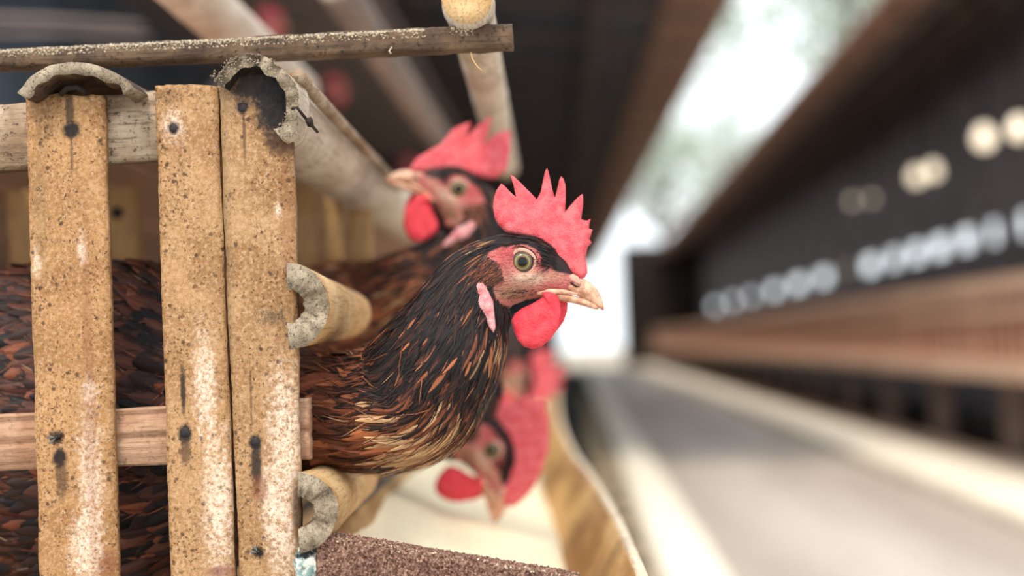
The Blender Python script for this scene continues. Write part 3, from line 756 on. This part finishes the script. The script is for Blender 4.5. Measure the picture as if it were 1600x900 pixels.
def eye_material():
    t = NT('hen_eye', .08); t.b.inputs['Specular IOR Level'].default_value = .3; t.b.inputs['Coat Weight'].default_value = .1; t.b.inputs['Coat Roughness'].default_value = .03
    n = t.node('ShaderNodeVectorMath', operation='MULTIPLY'); t.set(n.inputs[0], t.obj); n.inputs[1].default_value = (1 / (17 * K0), 0, 1 / (17 * K0))
    l = t.node('ShaderNodeVectorMath', operation='LENGTH'); t.t.links.new(n.outputs[0], l.inputs[0]); r = l.outputs['Value']
    st = t.noise(900, 3, .7); r2 = t.math('MULTIPLY_ADD', st, .10, r)
    c = t.mix(t.ramp(r2, .47, .53), lin(5, 5, 7), lin(104, 88, 56)); c = t.mix(t.ramp(r2, .60, .67), c, lin(146, 128, 84))
    c = t.mix(t.ramp(r2, .72, .80), c, lin(84, 80, 66)); c = t.mix(t.ramp(r2, .90, .99), c, lin(24, 22, 22))
    return t.out(c)
M_eye = eye_material()
def feather_material():
    t = NT('feathers', .42); col = t.attr('Col'); uv = t.node('ShaderNodeUVMap', uv_map='UV').outputs[0]
    sx = t.node('ShaderNodeSeparateXYZ'); t.t.links.new(uv, sx.inputs[0])
    au = t.math('ABSOLUTE', t.math('SUBTRACT', sx.outputs['X'], .5))
    # barbs run obliquely away from the shaft
    q = t.math('SINE', t.math('MULTIPLY', t.math('MULTIPLY_ADD', au, -1.1, sx.outputs['Y']), 150.0))
    nn = t.noise(700, 3, .6)
    c = t.mix(t.ramp(t.math('MULTIPLY_ADD', nn, .9, t.math('MULTIPLY', q, .35)), .25, .75, .38, 0), col, (0.006, .004, .004))
    t.b.inputs['Sheen Weight'].default_value = .0
    return t.out(c, t.bump(q, .25, .0005), spec=.28)
M_feath = feather_material()

def hex3(*c): return np.array(lin(*c))
BLACK, DKB, RUS, ORG, BLO, MAH = hex3(20, 15, 17), hex3(52, 31, 26), hex3(128, 70, 46), hex3(176, 104, 66), hex3(222, 174, 126), hex3(88, 48, 36)

def build_hen(label, body_sec, Y0, head=(0.0, 1, 1.0, EYE), detail=1.0, palette='main', comb=None, group='hens of the near cage', tags=True):
    """body_sec: (x, y, lateral, r_in_plane, r_lateral) in photo pixels at depth Y0, tail to neck; head = (rotation, mirror, scale, eye pixel)"""
    rot, mir, hs, eye = head; k = Y0 / F
    ca, sa = math.cos(rot), math.sin(rot)
    def H(x, y):                                               # canonical head pixel -> local pixel
        dx, dy = (x - EYE[0]) * hs, (y - EYE[1]) * hs; X = ca * dx - sa * dy; Yp = sa * dx + ca * dy
        return eye[0] + mir * X, eye[1] + Yp
    def Hinv(x, y):
        X = (x - eye[0]) * mir; Yp = y - eye[1]; return EYE[0] + (ca * X + sa * Yp) / hs, EYE[1] + (-sa * X + ca * Yp) / hs
    org = U(eye[0], eye[1], Y0)
    root = empty('hen', org); root.matrix_world = Matrix.Translation(org) @ Matrix((RIGHT, FWD, UP)).transposed().to_4x4()
    if tags: tag(root, label, 'hen', group)
    loc = lambda x, c, y: ((x - eye[0]) * k, c * k, -(y - eye[1]) * k)
    secs = [tuple(map(float, s)) for s in body_sec] + [H(s[0], s[1]) + (0.0, s[3] * hs, s[4] * hs) for s in HEADSEC]
    S = np.array(secs); seglen = np.sqrt(((S[1:, :3] - S[:-1, :3]) ** 2).sum(1)); cum = np.concatenate([[0], np.cumsum(seglen)])
    # smooth interpolation (Catmull-Rom on arclength)
    step = 3.0 / detail; ns = int(cum[-1] / step); s = np.linspace(0, cum[-1], ns)
    tan = np.gradient(S, cum, axis=0); j = np.clip(np.searchsorted(cum, s, 'right') - 1, 0, len(cum) - 2); h = (cum[j + 1] - cum[j]); f = (s - cum[j]) / h
    h00, h10, h01, h11 = 2 * f**3 - 3 * f**2 + 1, f**3 - 2 * f**2 + f, -2 * f**3 + 3 * f**2, f**3 - f**2
    C = h00[:, None] * S[j] + (h10 * h)[:, None] * tan[j] + h01[:, None] * S[j + 1] + (h11 * h)[:, None] * tan[j + 1]
    T = np.gradient(C[:, :3], s, axis=0); T /= np.linalg.norm(T, axis=1)[:, None]          # (x, y, lateral)
    Lv = np.array([0, 0, 1.0]) - T * T[:, 2:3]; Lv /= np.linalg.norm(Lv, axis=1)[:, None]; Nv = np.cross(T, Lv)
    nt = int(96 * (detail if detail < 1 else 1)); th = np.linspace(0, 2 * np.pi, nt, endpoint=False)
    rn, rlat = np.maximum(C[:, 3], 2), np.maximum(C[:, 4], 2)
    G = C[:, None, :3] + (rn[:, None] * np.cos(th)[None])[..., None] * Nv[:, None] + (rlat[:, None] * np.sin(th)[None])[..., None] * Lv[:, None]
    NR = (np.cos(th)[None] / rn[:, None])[..., None] * Nv[:, None] + (np.sin(th)[None] / rlat[:, None])[..., None] * Lv[:, None]; NR /= np.linalg.norm(NR, axis=2)[..., None]
    s_head = cum[len(body_sec)]                                # head begins here
    P2 = G.reshape(-1, 3); cx, cy = Hinv(P2[:, 0], P2[:, 1]); CP = np.stack([cx, cy], 1)
    on_head = np.repeat(s > s_head - 30 * hs, nt)
    fd = np.full(len(P2), 99.0); fd[on_head] = sd_poly(CP[on_head], FACE)
    de = np.sqrt((cx - EYE[0])**2 + (cy - EYE[1])**2)
    lat = np.abs(NR.reshape(-1, 3)[:, 2])
    disp = (3.2 * np.exp(-((de - 25) / 5)**2) - 7 * np.exp(-(de / 15)**2)) * (lat > .4) * on_head
    disp += on_head * (fd < 0) * (1.4 * np.sin(cy * .85 + 2.0 * np.sin(cx * .07)) * np.exp(-((cy - 456) / 14)**2) * np.exp(-((cx - 808) / 34)**2))
    disp += on_head * 3 * np.exp(-((cx - 846)**2 + (cy - 452)**2) / 200.0)
    P2 = P2 + NR.reshape(-1, 3) * (disp * hs)[:, None]
    # skin colour: what bare skin the face has, plumage colour below the feathers elsewhere
    base = np.tile(hex3(34, 22, 20), (len(P2), 1)); skin = np.clip(-fd / 2.5, 0, 1)
    pink, red, pale, brown = hex3(220, 120, 116), hex3(210, 78, 86), hex3(240, 204, 178), hex3(190, 142, 112)
    fc = np.tile(pink, (len(P2), 1))
    def blend(fc, m, c): m = np.clip(m, 0, 1)[:, None]; return fc * (1 - m) + c * m
    fc = blend(fc, .9 * np.exp(-(((cx - 792) / 16)**2 + ((cy - 396) / 14)**2)), red)
    fc = blend(fc, 1.0 * np.exp(-(((cx - 850) / 12)**2 + ((cy - 408) / 16)**2)), red)
    fc = blend(fc, 1.2 * np.exp(-(((cx - 826) / 32)**2 + ((cy - 436) / 11)**2)), pale)
    fc = blend(fc, 1.1 * np.exp(-(((cx - 800) / 34)**2 + ((cy - 458) / 14)**2)), brown)
    fc = blend(fc, .7 * np.exp(-(((cx - 858) / 18)**2 + ((cy - 448) / 8)**2)), red)
    fc = blend(fc, .8 * np.exp(-(((cx - 868) / 14)**2 + ((cy - 432) / 8)**2)), hex3(226, 160, 140))
    colr = base * (1 - skin[:, None]) + fc * skin[:, None]
    V = [loc(p[0], p[2], p[1]) for p in P2]; Fc = []
    for a in range(ns - 1):
        b0 = a * nt
        for i in range(nt):
            jn = (i + 1) % nt; Fc.append((b0 + i, b0 + jn, b0 + nt + jn, b0 + nt + i))
    Fc.append(tuple(range(nt))); Fc.append(tuple(range((ns - 1) * nt, ns * nt)))
    me = mesh('body', V, Fc); set_col(me, colr); at = me.attributes.new('skin', 'FLOAT', 'POINT'); at.data.foreach_set('value', skin.astype(np.float32))
    link('body', me, M_skin, root)
    # ---- feathers, laid like shingles from tail to head
    def sample(ss, tt):
        a = np.clip(ss / cum[-1] * (ns - 1), 0, ns - 1.001); i = a.astype(int); f = (a - i)[..., None]
        b = (tt / (2 * np.pi) * nt) % nt; jj = b.astype(int) % nt; g = (b - np.floor(b))[..., None]; j2 = (jj + 1) % nt
        mixg = lambda A: (A[i, jj] * (1 - g) + A[i, j2] * g) * (1 - f) + (A[i + 1, jj] * (1 - g) + A[i + 1, j2] * g) * f
        return mixg(G), mixg(NR)
    def lay(name, s0, s1, ds, dth, Lf, Wf, lift, colour, point, rows=7, keep=None, jit=.5, swirl=0.0):
        ss, tt, LL, WW = [], [], [], []
        x = s0
        while x < s1:
            i = min(ns - 1, int(x / cum[-1] * (ns - 1))); circ = math.pi * (rn[i] + rlat[i]); f = (x - s0) / (s1 - s0)
            d = (dth[0] + (dth[1] - dth[0]) * f) / detail**.5 * hs; n = max(6, int(circ / d))
            a = (np.arange(n) + RNG.uniform(-jit, jit, n) + RNG.uniform()) / n * 2 * np.pi
            ss.append(x + RNG.uniform(-.5, .5, n) * (ds[0] + (ds[1] - ds[0]) * f) * hs); tt.append(a)
            LL.append((Lf[0] + (Lf[1] - Lf[0]) * f) * hs * RNG.uniform(.75, 1.25, n)); WW.append((Wf[0] + (Wf[1] - Wf[0]) * f) * hs * RNG.uniform(.8, 1.2, n))
            x += (ds[0] + (ds[1] - ds[0]) * f) / detail**.5 * hs
        if not ss: return
        ss, tt, LL, WW = map(np.concatenate, (ss, tt, LL, WW))
        p0, n0 = sample(ss, tt); hx, hy = Hinv(p0[:, 0], p0[:, 1]); 
        if keep is not None:
            m = keep(hx, hy, p0, n0); ss, tt, LL, WW, p0, n0, hx, hy = [q[m] for q in (ss, tt, LL, WW, p0, n0, hx, hy)]
        n = len(ss)
        if n == 0: return
        v = np.linspace(0, 1, rows); u = np.array([-1, -.5, 0, .5, 1.0])
        drift = RNG.normal(0, .16 if name != 'barbs' else .30, n)[:, None] * LL[:, None] + swirl * LL[:, None] * np.cos(tt)[:, None] * 0
        Rad = (rn + rlat)[np.clip((ss / cum[-1] * (ns - 1)).astype(int), 0, ns - 1)] / 2
        sv = ss[:, None] - v[None] * LL[:, None]; tv = tt[:, None] + drift * v[None] / Rad[:, None]
        Pc, Nc = sample(np.maximum(sv, 0.5), tv)
        # beyond the tail end just go on straight
        Td = np.gradient(Pc, axis=1); Td /= np.linalg.norm(Td, axis=2)[..., None] + 1e-9
        B = np.cross(Nc, Td)
        lf = (lift * RNG.uniform(.5, 1.5, n))[:, None] * LL[:, None] * v[None]**1.3 + RNG.uniform(.5, 2.5, n)[:, None] * hs
        wprof = (np.sin(np.pi * np.clip(v * .86 + .10, 0, 1)) ** .8) if point else np.clip(np.minimum(.45 + 2.2 * v, np.sqrt(np.clip(1 - ((v - .62) / .385).clip(0)**2, 0.02, 1))), 0, 1)
        if point: wprof = wprof * (1 - .55 * v**2)
        Wd = WW[:, None] * wprof[None]
        roll = RNG.normal(0, .25, n)[:, None, None]
        off = u[None, None] * Wd[..., None]; cup = -(u[None, None]**2) * Wd[..., None] * .35 + off * roll
        Q = Pc[:, :, None] + B[:, :, None] * off[..., None] + Nc[:, :, None] * (lf[:, :, None] + cup)[..., None]
        cols = colour(hx, hy, p0, n)                            # n x 3
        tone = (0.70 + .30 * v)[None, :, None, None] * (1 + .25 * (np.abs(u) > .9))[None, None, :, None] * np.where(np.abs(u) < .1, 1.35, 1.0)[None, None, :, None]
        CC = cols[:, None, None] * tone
        V = np.empty_like(Q); V[..., 0] = (Q[..., 0] - eye[0]) * k; V[..., 1] = Q[..., 2] * k; V[..., 2] = -(Q[..., 1] - eye[1]) * k
        nv = rows * 5; idx = np.arange(nv).reshape(rows, 5)
        q = np.stack([idx[:-1, :-1], idx[:-1, 1:], idx[1:, 1:], idx[1:, :-1]], -1).reshape(-1, 4)
        Fa = (np.arange(n)[:, None, None] * nv + q[None]).reshape(-1, 4)
        me = bpy.data.meshes.new(name); me.vertices.add(n * nv); me.vertices.foreach_set('co', V.reshape(-1).astype(np.float32))
        me.loops.add(Fa.size); me.loops.foreach_set('vertex_index', Fa.ravel().astype(np.int32)); me.polygons.add(len(Fa)); me.polygons.foreach_set('loop_start', np.arange(0, Fa.size, 4, dtype=np.int32))
        me.update(calc_edges=True); set_col(me, np.clip(CC, 0, 1).reshape(-1, 3))
        uvv = np.stack(np.broadcast_arrays((u * .5 + .5)[None, None, :], v[None, :, None], np.zeros((n, 1, 1)))[:2], -1).reshape(-1, 2)
        uvl = me.uv_layers.new(name='UV'); uvl.data.foreach_set('uv', uvv[Fa.ravel()].ravel().astype(np.float32))
        tag(link(name, me, M_feath, root), kind='stuff')
    s_neck = cum[max(1, len(body_sec) - 5)]; s_mid = cum[len(body_sec) - 1]
    def pick(n, cols, w): return np.array(cols)[RNG.choice(len(cols), n, p=np.array(w) / sum(w))] * RNG.uniform(.65, 1.35, (n, 1))
    def body_col(hx, hy, p, n):
        c = pick(n, [DKB, MAH, RUS, ORG], [3, 4, 4, 1.8] if palette == 'main' else [1, 3, 4, 4])
        if palette == 'main':
            X, Yq = p[:, 0], p[:, 1]
            blond = (RNG.uniform(size=n) < .98 * np.exp(-(((X - 690) / 80)**2 + ((Yq - 690) / 44)**2)))
            c[blond] = pick(blond.sum(), [BLO, ORG], [3, 1])
            org = (X < 640) & (X > 455) & (RNG.uniform(size=n) < .45); c[org] = pick(org.sum(), [ORG, RUS, MAH], [2, 3, 1])
            ins = X < 462; c[ins] = pick(ins.sum(), [DKB, MAH, RUS, BLACK], [4, 3, 1.3, 2])  # darker feathers here put the shade inside the cage into the colour
            dk = (RNG.uniform(size=n) < .75 * np.exp(-(((X - 600) / 60)**2 + ((Yq - 610) / 40)**2))); c[dk] = pick(dk.sum(), [DKB, BLACK, MAH], [2, 1, 2])
        return c
    def neck_col(hx, hy, p, n):
        c = pick(n, [BLACK, DKB, MAH, ORG], [12, 5, 1.3, .5])
        if palette == 'main':
            X, Yq = p[:, 0], p[:, 1]
            m = RNG.uniform(size=n) < .8 * np.exp(-(((X - 772) / 26)**2 + ((Yq - 522) / 14)**2)); c[m] = pick(m.sum(), [BLO * .7, ORG, RUS], [1, 2, 1])
            low = RNG.uniform(size=n) < np.clip((Yq - 550) / 90, 0, .85); c[low] = pick(low.sum(), [MAH, RUS, DKB, ORG], [3, 4, 2, 1.6])
            blond = RNG.uniform(size=n) < .98 * np.exp(-(((X - 712) / 72)**2 + ((Yq - 668) / 42)**2)); c[blond] = pick(blond.sum(), [BLO, ORG], [3, 1])
        else:
            m = RNG.uniform(size=n) < np.clip((p[:, 1] - eye[1]) / 150 - .45, 0, .95); c[m] = pick(m.sum(), [RUS, ORG, MAH, BLO * .8], [3, 4, 2, 1.5])
        return c
    def head_col(hx, hy, p, n):
        c = pick(n, [BLACK, DKB, MAH], [8, 3, .8])
        m = RNG.uniform(size=n) < .9 * np.exp(-(((hx - 764) / 14)**2 + ((hy - 422) / 16)**2)); c[m] = pick(m.sum(), [RUS, MAH, ORG], [3, 2, 1])
        m = RNG.uniform(size=n) < .5 * np.exp(-(((hx - 750) / 26)**2 + ((hy - 376) / 10)**2)); c[m] = pick(m.sum(), [ORG, BLO * .8], [2, 1])
        return c
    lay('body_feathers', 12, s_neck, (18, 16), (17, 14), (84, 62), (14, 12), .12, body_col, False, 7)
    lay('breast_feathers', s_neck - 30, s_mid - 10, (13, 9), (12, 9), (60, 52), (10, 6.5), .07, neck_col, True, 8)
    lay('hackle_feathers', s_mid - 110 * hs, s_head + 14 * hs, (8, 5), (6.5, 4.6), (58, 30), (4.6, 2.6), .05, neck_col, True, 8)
    def fluff_col(hx, hy, p, n):
        c = body_col(hx, hy, p, n) * .9; m = RNG.uniform(size=n) < .12; c[m] = pick(m.sum(), [ORG, BLO * .7, RUS], [3, 1, 3])
        if palette == 'main':
            m = (p[:, 0] + .55 * (600 - p[:, 1]) > 610) & (p[:, 1] < 650) & (RNG.uniform(size=n) < .9); c[m] = pick(m.sum(), [BLACK, DKB, MAH], [6, 3, .7])
        return c
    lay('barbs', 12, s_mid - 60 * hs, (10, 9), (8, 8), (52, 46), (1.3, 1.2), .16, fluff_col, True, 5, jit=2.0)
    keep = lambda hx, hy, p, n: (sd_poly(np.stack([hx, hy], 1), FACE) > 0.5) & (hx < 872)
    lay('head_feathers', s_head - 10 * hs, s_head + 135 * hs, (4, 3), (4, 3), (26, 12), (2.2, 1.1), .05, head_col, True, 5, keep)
    # bristly little feathers over ear and brow
    def tuft(poly, n, d, L, W, cols, wts, c0):
        xs, ys = zip(*poly); got = []
        while len(got) < n:
            q = np.array([[random.uniform(min(xs), max(xs)), random.uniform(min(ys), max(ys))]])
            if sd_poly(q, poly)[0] < 0: got.append(q[0])
        V = []; Fc = []; CC = []
        for (x, y) in got:
            for sg in (-1, 1):
                a = d + random.gauss(0, .22); l = L * random.uniform(.6, 1.3); col = np.array(cols)[RNG.choice(len(cols), p=np.array(wts) / sum(wts))] * random.uniform(.6, 1.3)
                b = len(V)
                for kf in range(4):
                    f = kf / 3; X, Yq = x + math.cos(a) * l * f, y + math.sin(a) * l * f; wv = W * (1 - f * .85); nx, ny = -math.sin(a) * wv, math.cos(a) * wv
                    for e in (-1, 1):
                        hx, hy = H(X + nx * e, Yq + ny * e); V.append(loc(hx, sg * (c0(X, Yq) + 1.5 + 3 * f) * hs, hy)); CC.append(col * (.8 + .3 * f))
                for kf in range(3): Fc.append((b + kf * 2, b + kf * 2 + 1, b + kf * 2 + 3, b + kf * 2 + 2))
        me = mesh('face_bristles', V, Fc, recalc=False); set_col(me, np.clip(CC, 0, 1)); me.uv_layers.new(name='UV'); tag(link('face_bristles', me, M_feath, root), kind='stuff')
    def side(x, y):                                            # lateral half-width of the head at a canonical pixel
        c = np.array(HEADSEC, float); i = int(np.argmin((c[:, 0] - x)**2)); r = np.interp(x, c[:, 0], c[:, 3]); cyy = np.interp(x, c[:, 0], c[:, 1]); rl_ = np.interp(x, c[:, 0], c[:, 4])
        return rl_ * math.sqrt(max(.02, 1 - min(1, abs(y - cyy) / r)**2))
    tuft([(750, 410), (764, 402), (782, 414), (788, 436), (776, 444), (756, 436)], int(260 * detail), 2.5, 13, 1.3, [RUS, MAH, DKB, ORG], [3, 3, 2, 1], side)
    tuft([(790, 372), (832, 370), (852, 384), (866, 412), (860, 418), (842, 392), (822, 380), (795, 380), (772, 386), (775, 376)], int(420 * detail), 2.9, 20, 1.0, [BLACK, DKB, MAH], [6, 3, 1], side)
    tuft([(780, 452), (842, 452), (838, 474), (800, 478), (782, 468)], int(70 * detail), 2.9, 10, .45, [DKB, BLACK], [1, 1], side)
    # ---- comb, wattles, lobes
    def puff(name, outline, thick, d0, sp, mat, bend=None, c=0.0):
        out = [(x - EYE[0], y - EYE[1]) for x, y in outline]
        v, fcs = inflate(out, thick, d0, sp, bend=bend)
        V = []
        for a, b, cc in v:
            hx, hy = H(a + EYE[0], cc + EYE[1]); V.append(loc(hx, (b + c) * hs, hy))
        return link(name, mesh(name, V, fcs), mat, root)
    sp = 3.2 / min(1, detail)**.5
    puff('comb', [Hinv(*q) for q in comb] if comb else COMB, lambda x, y: 5.0 + 6.5 * np.clip((y + 95) / 75, 0, 1), 14, sp, M_comb,
         lambda x, y: 5 * np.sin(x * .045) * np.clip((-y - 30) / 70, 0, 1.4) + 1.2 * np.sin(x * .21 + y * .1))
    puff('wattle', WATTLE, 7.5, 14, sp, M_watt, lambda x, y: -3 * np.sin((y - 60) * .03) + .8 * np.sin(x * .22) + 1.0 * np.sin(y * .19 + x * .1), -19)
    puff('wattle', WATTLE2, 7.0, 14, sp, M_watt, lambda x, y: 1.0 * np.sin(x * .2), 14)
    for sg in (-1, 1):
        puff('earlobe', LOBE, 5.5, 9, sp, M_lobe, lambda x, y: 1.2 * np.sin(y * .16), sg * 50)
        puff('gape', [(836, 455), (856, 451), (880, 452), (902, 458), (900, 461), (872, 459), (850, 462), (838, 460)], 3.5, 5, 2.4, M_beak, None, sg * 21)
    # fold of skin joining near wattle to the beak corner
    puff('wattle_fold', [(846, 456), (860, 456), (868, 470), (871, 488), (868, 498), (862, 488), (854, 474)], 5.0, 6, 2.6, M_watt, None, -24)
    # ---- beak
    def loft(name, rows, mat, parent, seg=20, keel=0.0):
        V = []; Fc = []
        for (x, y, hh, ww) in rows:
            for i in range(seg):
                a = 2 * math.pi * i / seg; yy = -math.sin(a) * hh; zz = math.cos(a) * ww * (1 - keel * max(0, math.sin(a))**2)
                hx, hy = H(x, y + yy); V.append(loc(hx, zz * hs, hy))
        for a in range(len(rows) - 1):
            for i in range(seg): jn = (i + 1) % seg; Fc.append((a * seg + i, a * seg + jn, (a + 1) * seg + jn, (a + 1) * seg + i))
        Fc.append(tuple(range(seg))); Fc.append(tuple(range((len(rows) - 1) * seg, len(rows) * seg)))
        o = link(name, mesh(name, V, Fc), mat, parent); md = o.modifiers.new('smooth', 'SUBSURF'); md.levels = md.render_levels = 1; return o
    bk = loft('upper_beak', [(862, 446, 9, 18), (880, 445, 12, 17), (897, 446, 14, 15), (912, 450, 16, 12.5), (924, 457, 16, 10), (934, 466, 14, 7), (941, 475, 10, 4), (944.5, 483, 4, 1.6)], M_beak, root, keel=.45)
    loft('lower_beak', [(862, 463, 6, 15), (880, 465, 6.5, 13), (897, 468, 6.5, 11), (913, 472, 7, 8.5), (926, 477.5, 5.5, 5.5), (937, 482, 3, 2)], M_beak, root)
    for sg in (-1, 1):
        def bump_(name, pts, th, mat, c, par):
            out = [(x - EYE[0], y - EYE[1]) for x, y in pts]; v, fcs = inflate(out, th, 4, 1.6); V = []
            for a, b, cc in v: hx, hy = H(a + EYE[0], cc + EYE[1]); V.append(loc(hx, (b + c) * hs, hy))
            link(name, mesh(name, V, fcs), mat, par)
        bump_('nostril_flap', [(886, 431), (895, 428), (903, 432), (908, 441), (906, 446), (898, 443), (890, 438)], 3.2, M_lid, sg * 13.5, bk)
        bump_('nostril', [(884, 434), (892, 440), (900, 446), (906, 448), (900, 449.5), (890, 444)], 2.0, M_dark, sg * 14.5, bk)
        # ---- eye and its lids
        r = 17 * K0 * (hs * k / K0)
        bm = bmesh.new(); bmesh.ops.create_uvsphere(bm, u_segments=32, v_segments=20, radius=17 * K0)
        for vv in bm.verts: vv.co.y *= .62
        me = bpy.data.meshes.new('eye'); bm.to_mesh(me); bm.free()
        hx, hy = H(*EYE); ey = link('eye', me, M_eye, root, loc(hx, sg * 36.5 * hs, hy)); ey.scale = (hs * k / K0,) * 3
        V = []; Fc = []; n1, n2 = 40, 12
        for a in range(n1):
            t = 2 * math.pi * a / n1; R_ = 18.6 + .8 * math.sin(3 * t + 1); tb = 3.0 - .7 * math.sin(t)
            for b in range(n2):
                q = 2 * math.pi * b / n2; rr_ = R_ + tb * math.cos(q)
                V.append((rr_ * math.cos(t) * K0 * 1.04, (sg * 1.5 + tb * 1.2 * math.sin(q) - sg * 2.4 * abs(math.cos(t))) * K0, -rr_ * math.sin(t) * K0 * .97))
        for a in range(n1):
            for b in range(n2): Fc.append((a * n2 + b, a * n2 + (b + 1) % n2, ((a + 1) % n1) * n2 + (b + 1) % n2, ((a + 1) % n1) * n2 + b))
        link('eyelid', mesh('eyelid', V, Fc), M_lid, ey)
    return root

HEN1 = [(-330, 690, 250, 30, 22), (-280, 695, 250, 150, 85), (-120, 700, 250, 262, 150), (100, 700, 245, 286, 180), (210, 695, 232, 280, 182), (320, 680, 210, 215, 158), (415, 662, 170, 132, 122), (500, 652, 112, 90, 95),
        (578, 648, 70, 97, 90), (640, 626, 42, 104, 90), (676, 578, 22, 99, 84), (706, 527, 8, 89, 74), (726, 483, 2, 74, 60)]
hen1 = build_hen('sharp brown hen with spiky upright red comb, head out in profile facing right', HEN1, .838)
HEN2 = [(380, 560, 120, 20, 20), (420, 560, 120, 90, 70), (520, 540, 110, 130, 100), (600, 510, 80, 110, 90), (660, 470, 40, 88, 72), (715, 425, 15, 68, 56), (752, 378, 4, 54, 46)]
hen2 = build_hen('blurred hen facing left with folded red comb behind the sharp hen', HEN2, 1.09, (math.radians(-38), -1, .80, (718, 298)), .6, 'other', [(638, 266), (652, 246), (688, 226), (708, 202), (722, 195), (736, 190), (730, 214), (746, 196), (769, 178), (764, 204), (756, 226), (776, 206), (799, 203), (797, 236), (792, 266), (772, 280), (742, 276), (700, 268), (662, 272)])
HEN3 = [(560, 560, 120, 20, 20), (580, 565, 120, 80, 70), (630, 570, 90, 90, 80), (690, 585, 50, 66, 56), (735, 618, 15, 50, 44)]
hen3 = build_hen('blurred hen with lowered red head pecking feed in the trough', HEN3, 1.20, (math.radians(58), 1, .80, (768, 700)), .6, 'other', [(774, 664), (766, 640), (778, 622), (800, 630), (818, 616), (832, 630), (850, 628), (858, 656), (857, 700), (845, 740), (828, 770), (806, 790), (790, 792), (778, 770), (776, 740), (780, 700)])
HEN4 = [(680, 520, 140, 16, 16), (695, 530, 130, 60, 50), (740, 535, 90, 60, 50), (780, 540, 40, 40, 34), (800, 553, 10, 30, 26)]
hen4 = build_hen('far blurred reddish hen looking down just below the sharp beak', HEN4, 1.75, (math.radians(62), 1, .50, (812, 588)), .45, 'other')
# hens deeper in the dark of the shed, only their combs showing
HEN5 = [(240, 200, 60, 20, 20), (270, 190, 60, 70, 60), (330, 150, 30, 60, 50), (370, 90, 0, 44, 38), (395, 50, 0, 36, 32)]
for (px, py, Yh, lab) in ((418, 40, 3.7, 'hen in the dark shed, red comb blurred at the top edge above the corner pole'), (520, 142, 4.7, 'dim hen with red comb in the dark between stick and corner pole'), (636, 262, 6.7, 'dimmest hen in the dark just left of the folded comb')):
    sc = .93 / Yh
    bs = [(px - 60 * sc * i, py + 62 * sc * i, 10 * i, r * sc, r * sc * .85) for i, r in ((4, 30), (3, 110), (2, 96), (1.2, 74))]
    build_hen(lab, bs, Yh, (math.radians(-20), 1, sc * .9, (px, py)), .35, 'other', group='hens in the dark shed')
pa, pb = U(418, 40, 3.7), U(636, 262, 6.7)
box('tier_shade_board', pa.x - .55, pa.x + .22, 3.0, 8.0, pa.z + .22, pa.z + .24, M_darkwood, cage, .002)  # board added above the dim hens to keep the sun off them
tube('perch', [pa + Vector((-.06, -.3, -.235)), pb + Vector((-.06, .4, -.235))], .03, M_darkwood, cage, 12)
# the many hens across the aisle
def far_hen():
    r = empty('hen', (0, 0, 0)); prof = [(-.17, .20, .01), (-.13, .17, .05), (-.05, .13, .085), (.04, .13, .08), (.09, .17, .055), (.12, .23, .034), (.145, .275, .027), (.17, .285, .018), (.195, .278, .004)]
    V = []; Fc = []; C = []; n = 14
    for i, (x, z, rad) in enumerate(prof):
        for j in range(n):
            a = 2 * math.pi * j / n; V.append((x, math.cos(a) * rad * .85, z + math.sin(a) * rad)); C.append(hex3(160, 92, 62) if i < 5 else (hex3(140, 76, 52) if i < 6 else hex3(206, 96, 88)))
    for i in range(len(prof) - 1):
        for j in range(n): k2 = (j + 1) % n; Fc.append((i * n + j, i * n + k2, (i + 1) * n + k2, (i + 1) * n + j))
    Fc += [tuple(range(n)), tuple(range((len(prof) - 1) * n, len(prof) * n))]
    me = mesh('body', V, Fc); set_col(me, C); t = NT('far_plumage', .6); link('body', me, t.out(t.attr('Col')), r)
    v, f_ = inflate([(.12, .29), (.13, .325), (.14, .31), (.15, .335), (.16, .315), (.172, .325), (.18, .29), (.15, .285)], .005, .01, .008); link('comb', mesh('comb', v, f_), M_comb, r)
    v, f_ = inflate([(.165, .275), (.175, .25), (.165, .235), (.155, .25)], .006, .01, .008); link('wattle', mesh('wattle', v, f_), M_watt, r)
    for s in (-1, 1): tube('leg', [(0, .035 * s, .06), (.0, .035 * s, -.001)], .007, M_stub, None, 6).parent = r
    return tag(r, 'brown hen in the blurred cage row across the aisle', 'hen', 'hens across the aisle')
fh = far_hen(); first = True
for i in range(23):
    for q in range(4):
        o = fh if first else copy_tree(fh); first = False
        o.location = (2.30 + random.uniform(-.03, .1), 4.6 + i * 1.5 + .22 + q * .35 + random.uniform(-.05, .05), .532)
        o.rotation_euler = (0, 0, math.pi + random.uniform(-.7, .7))
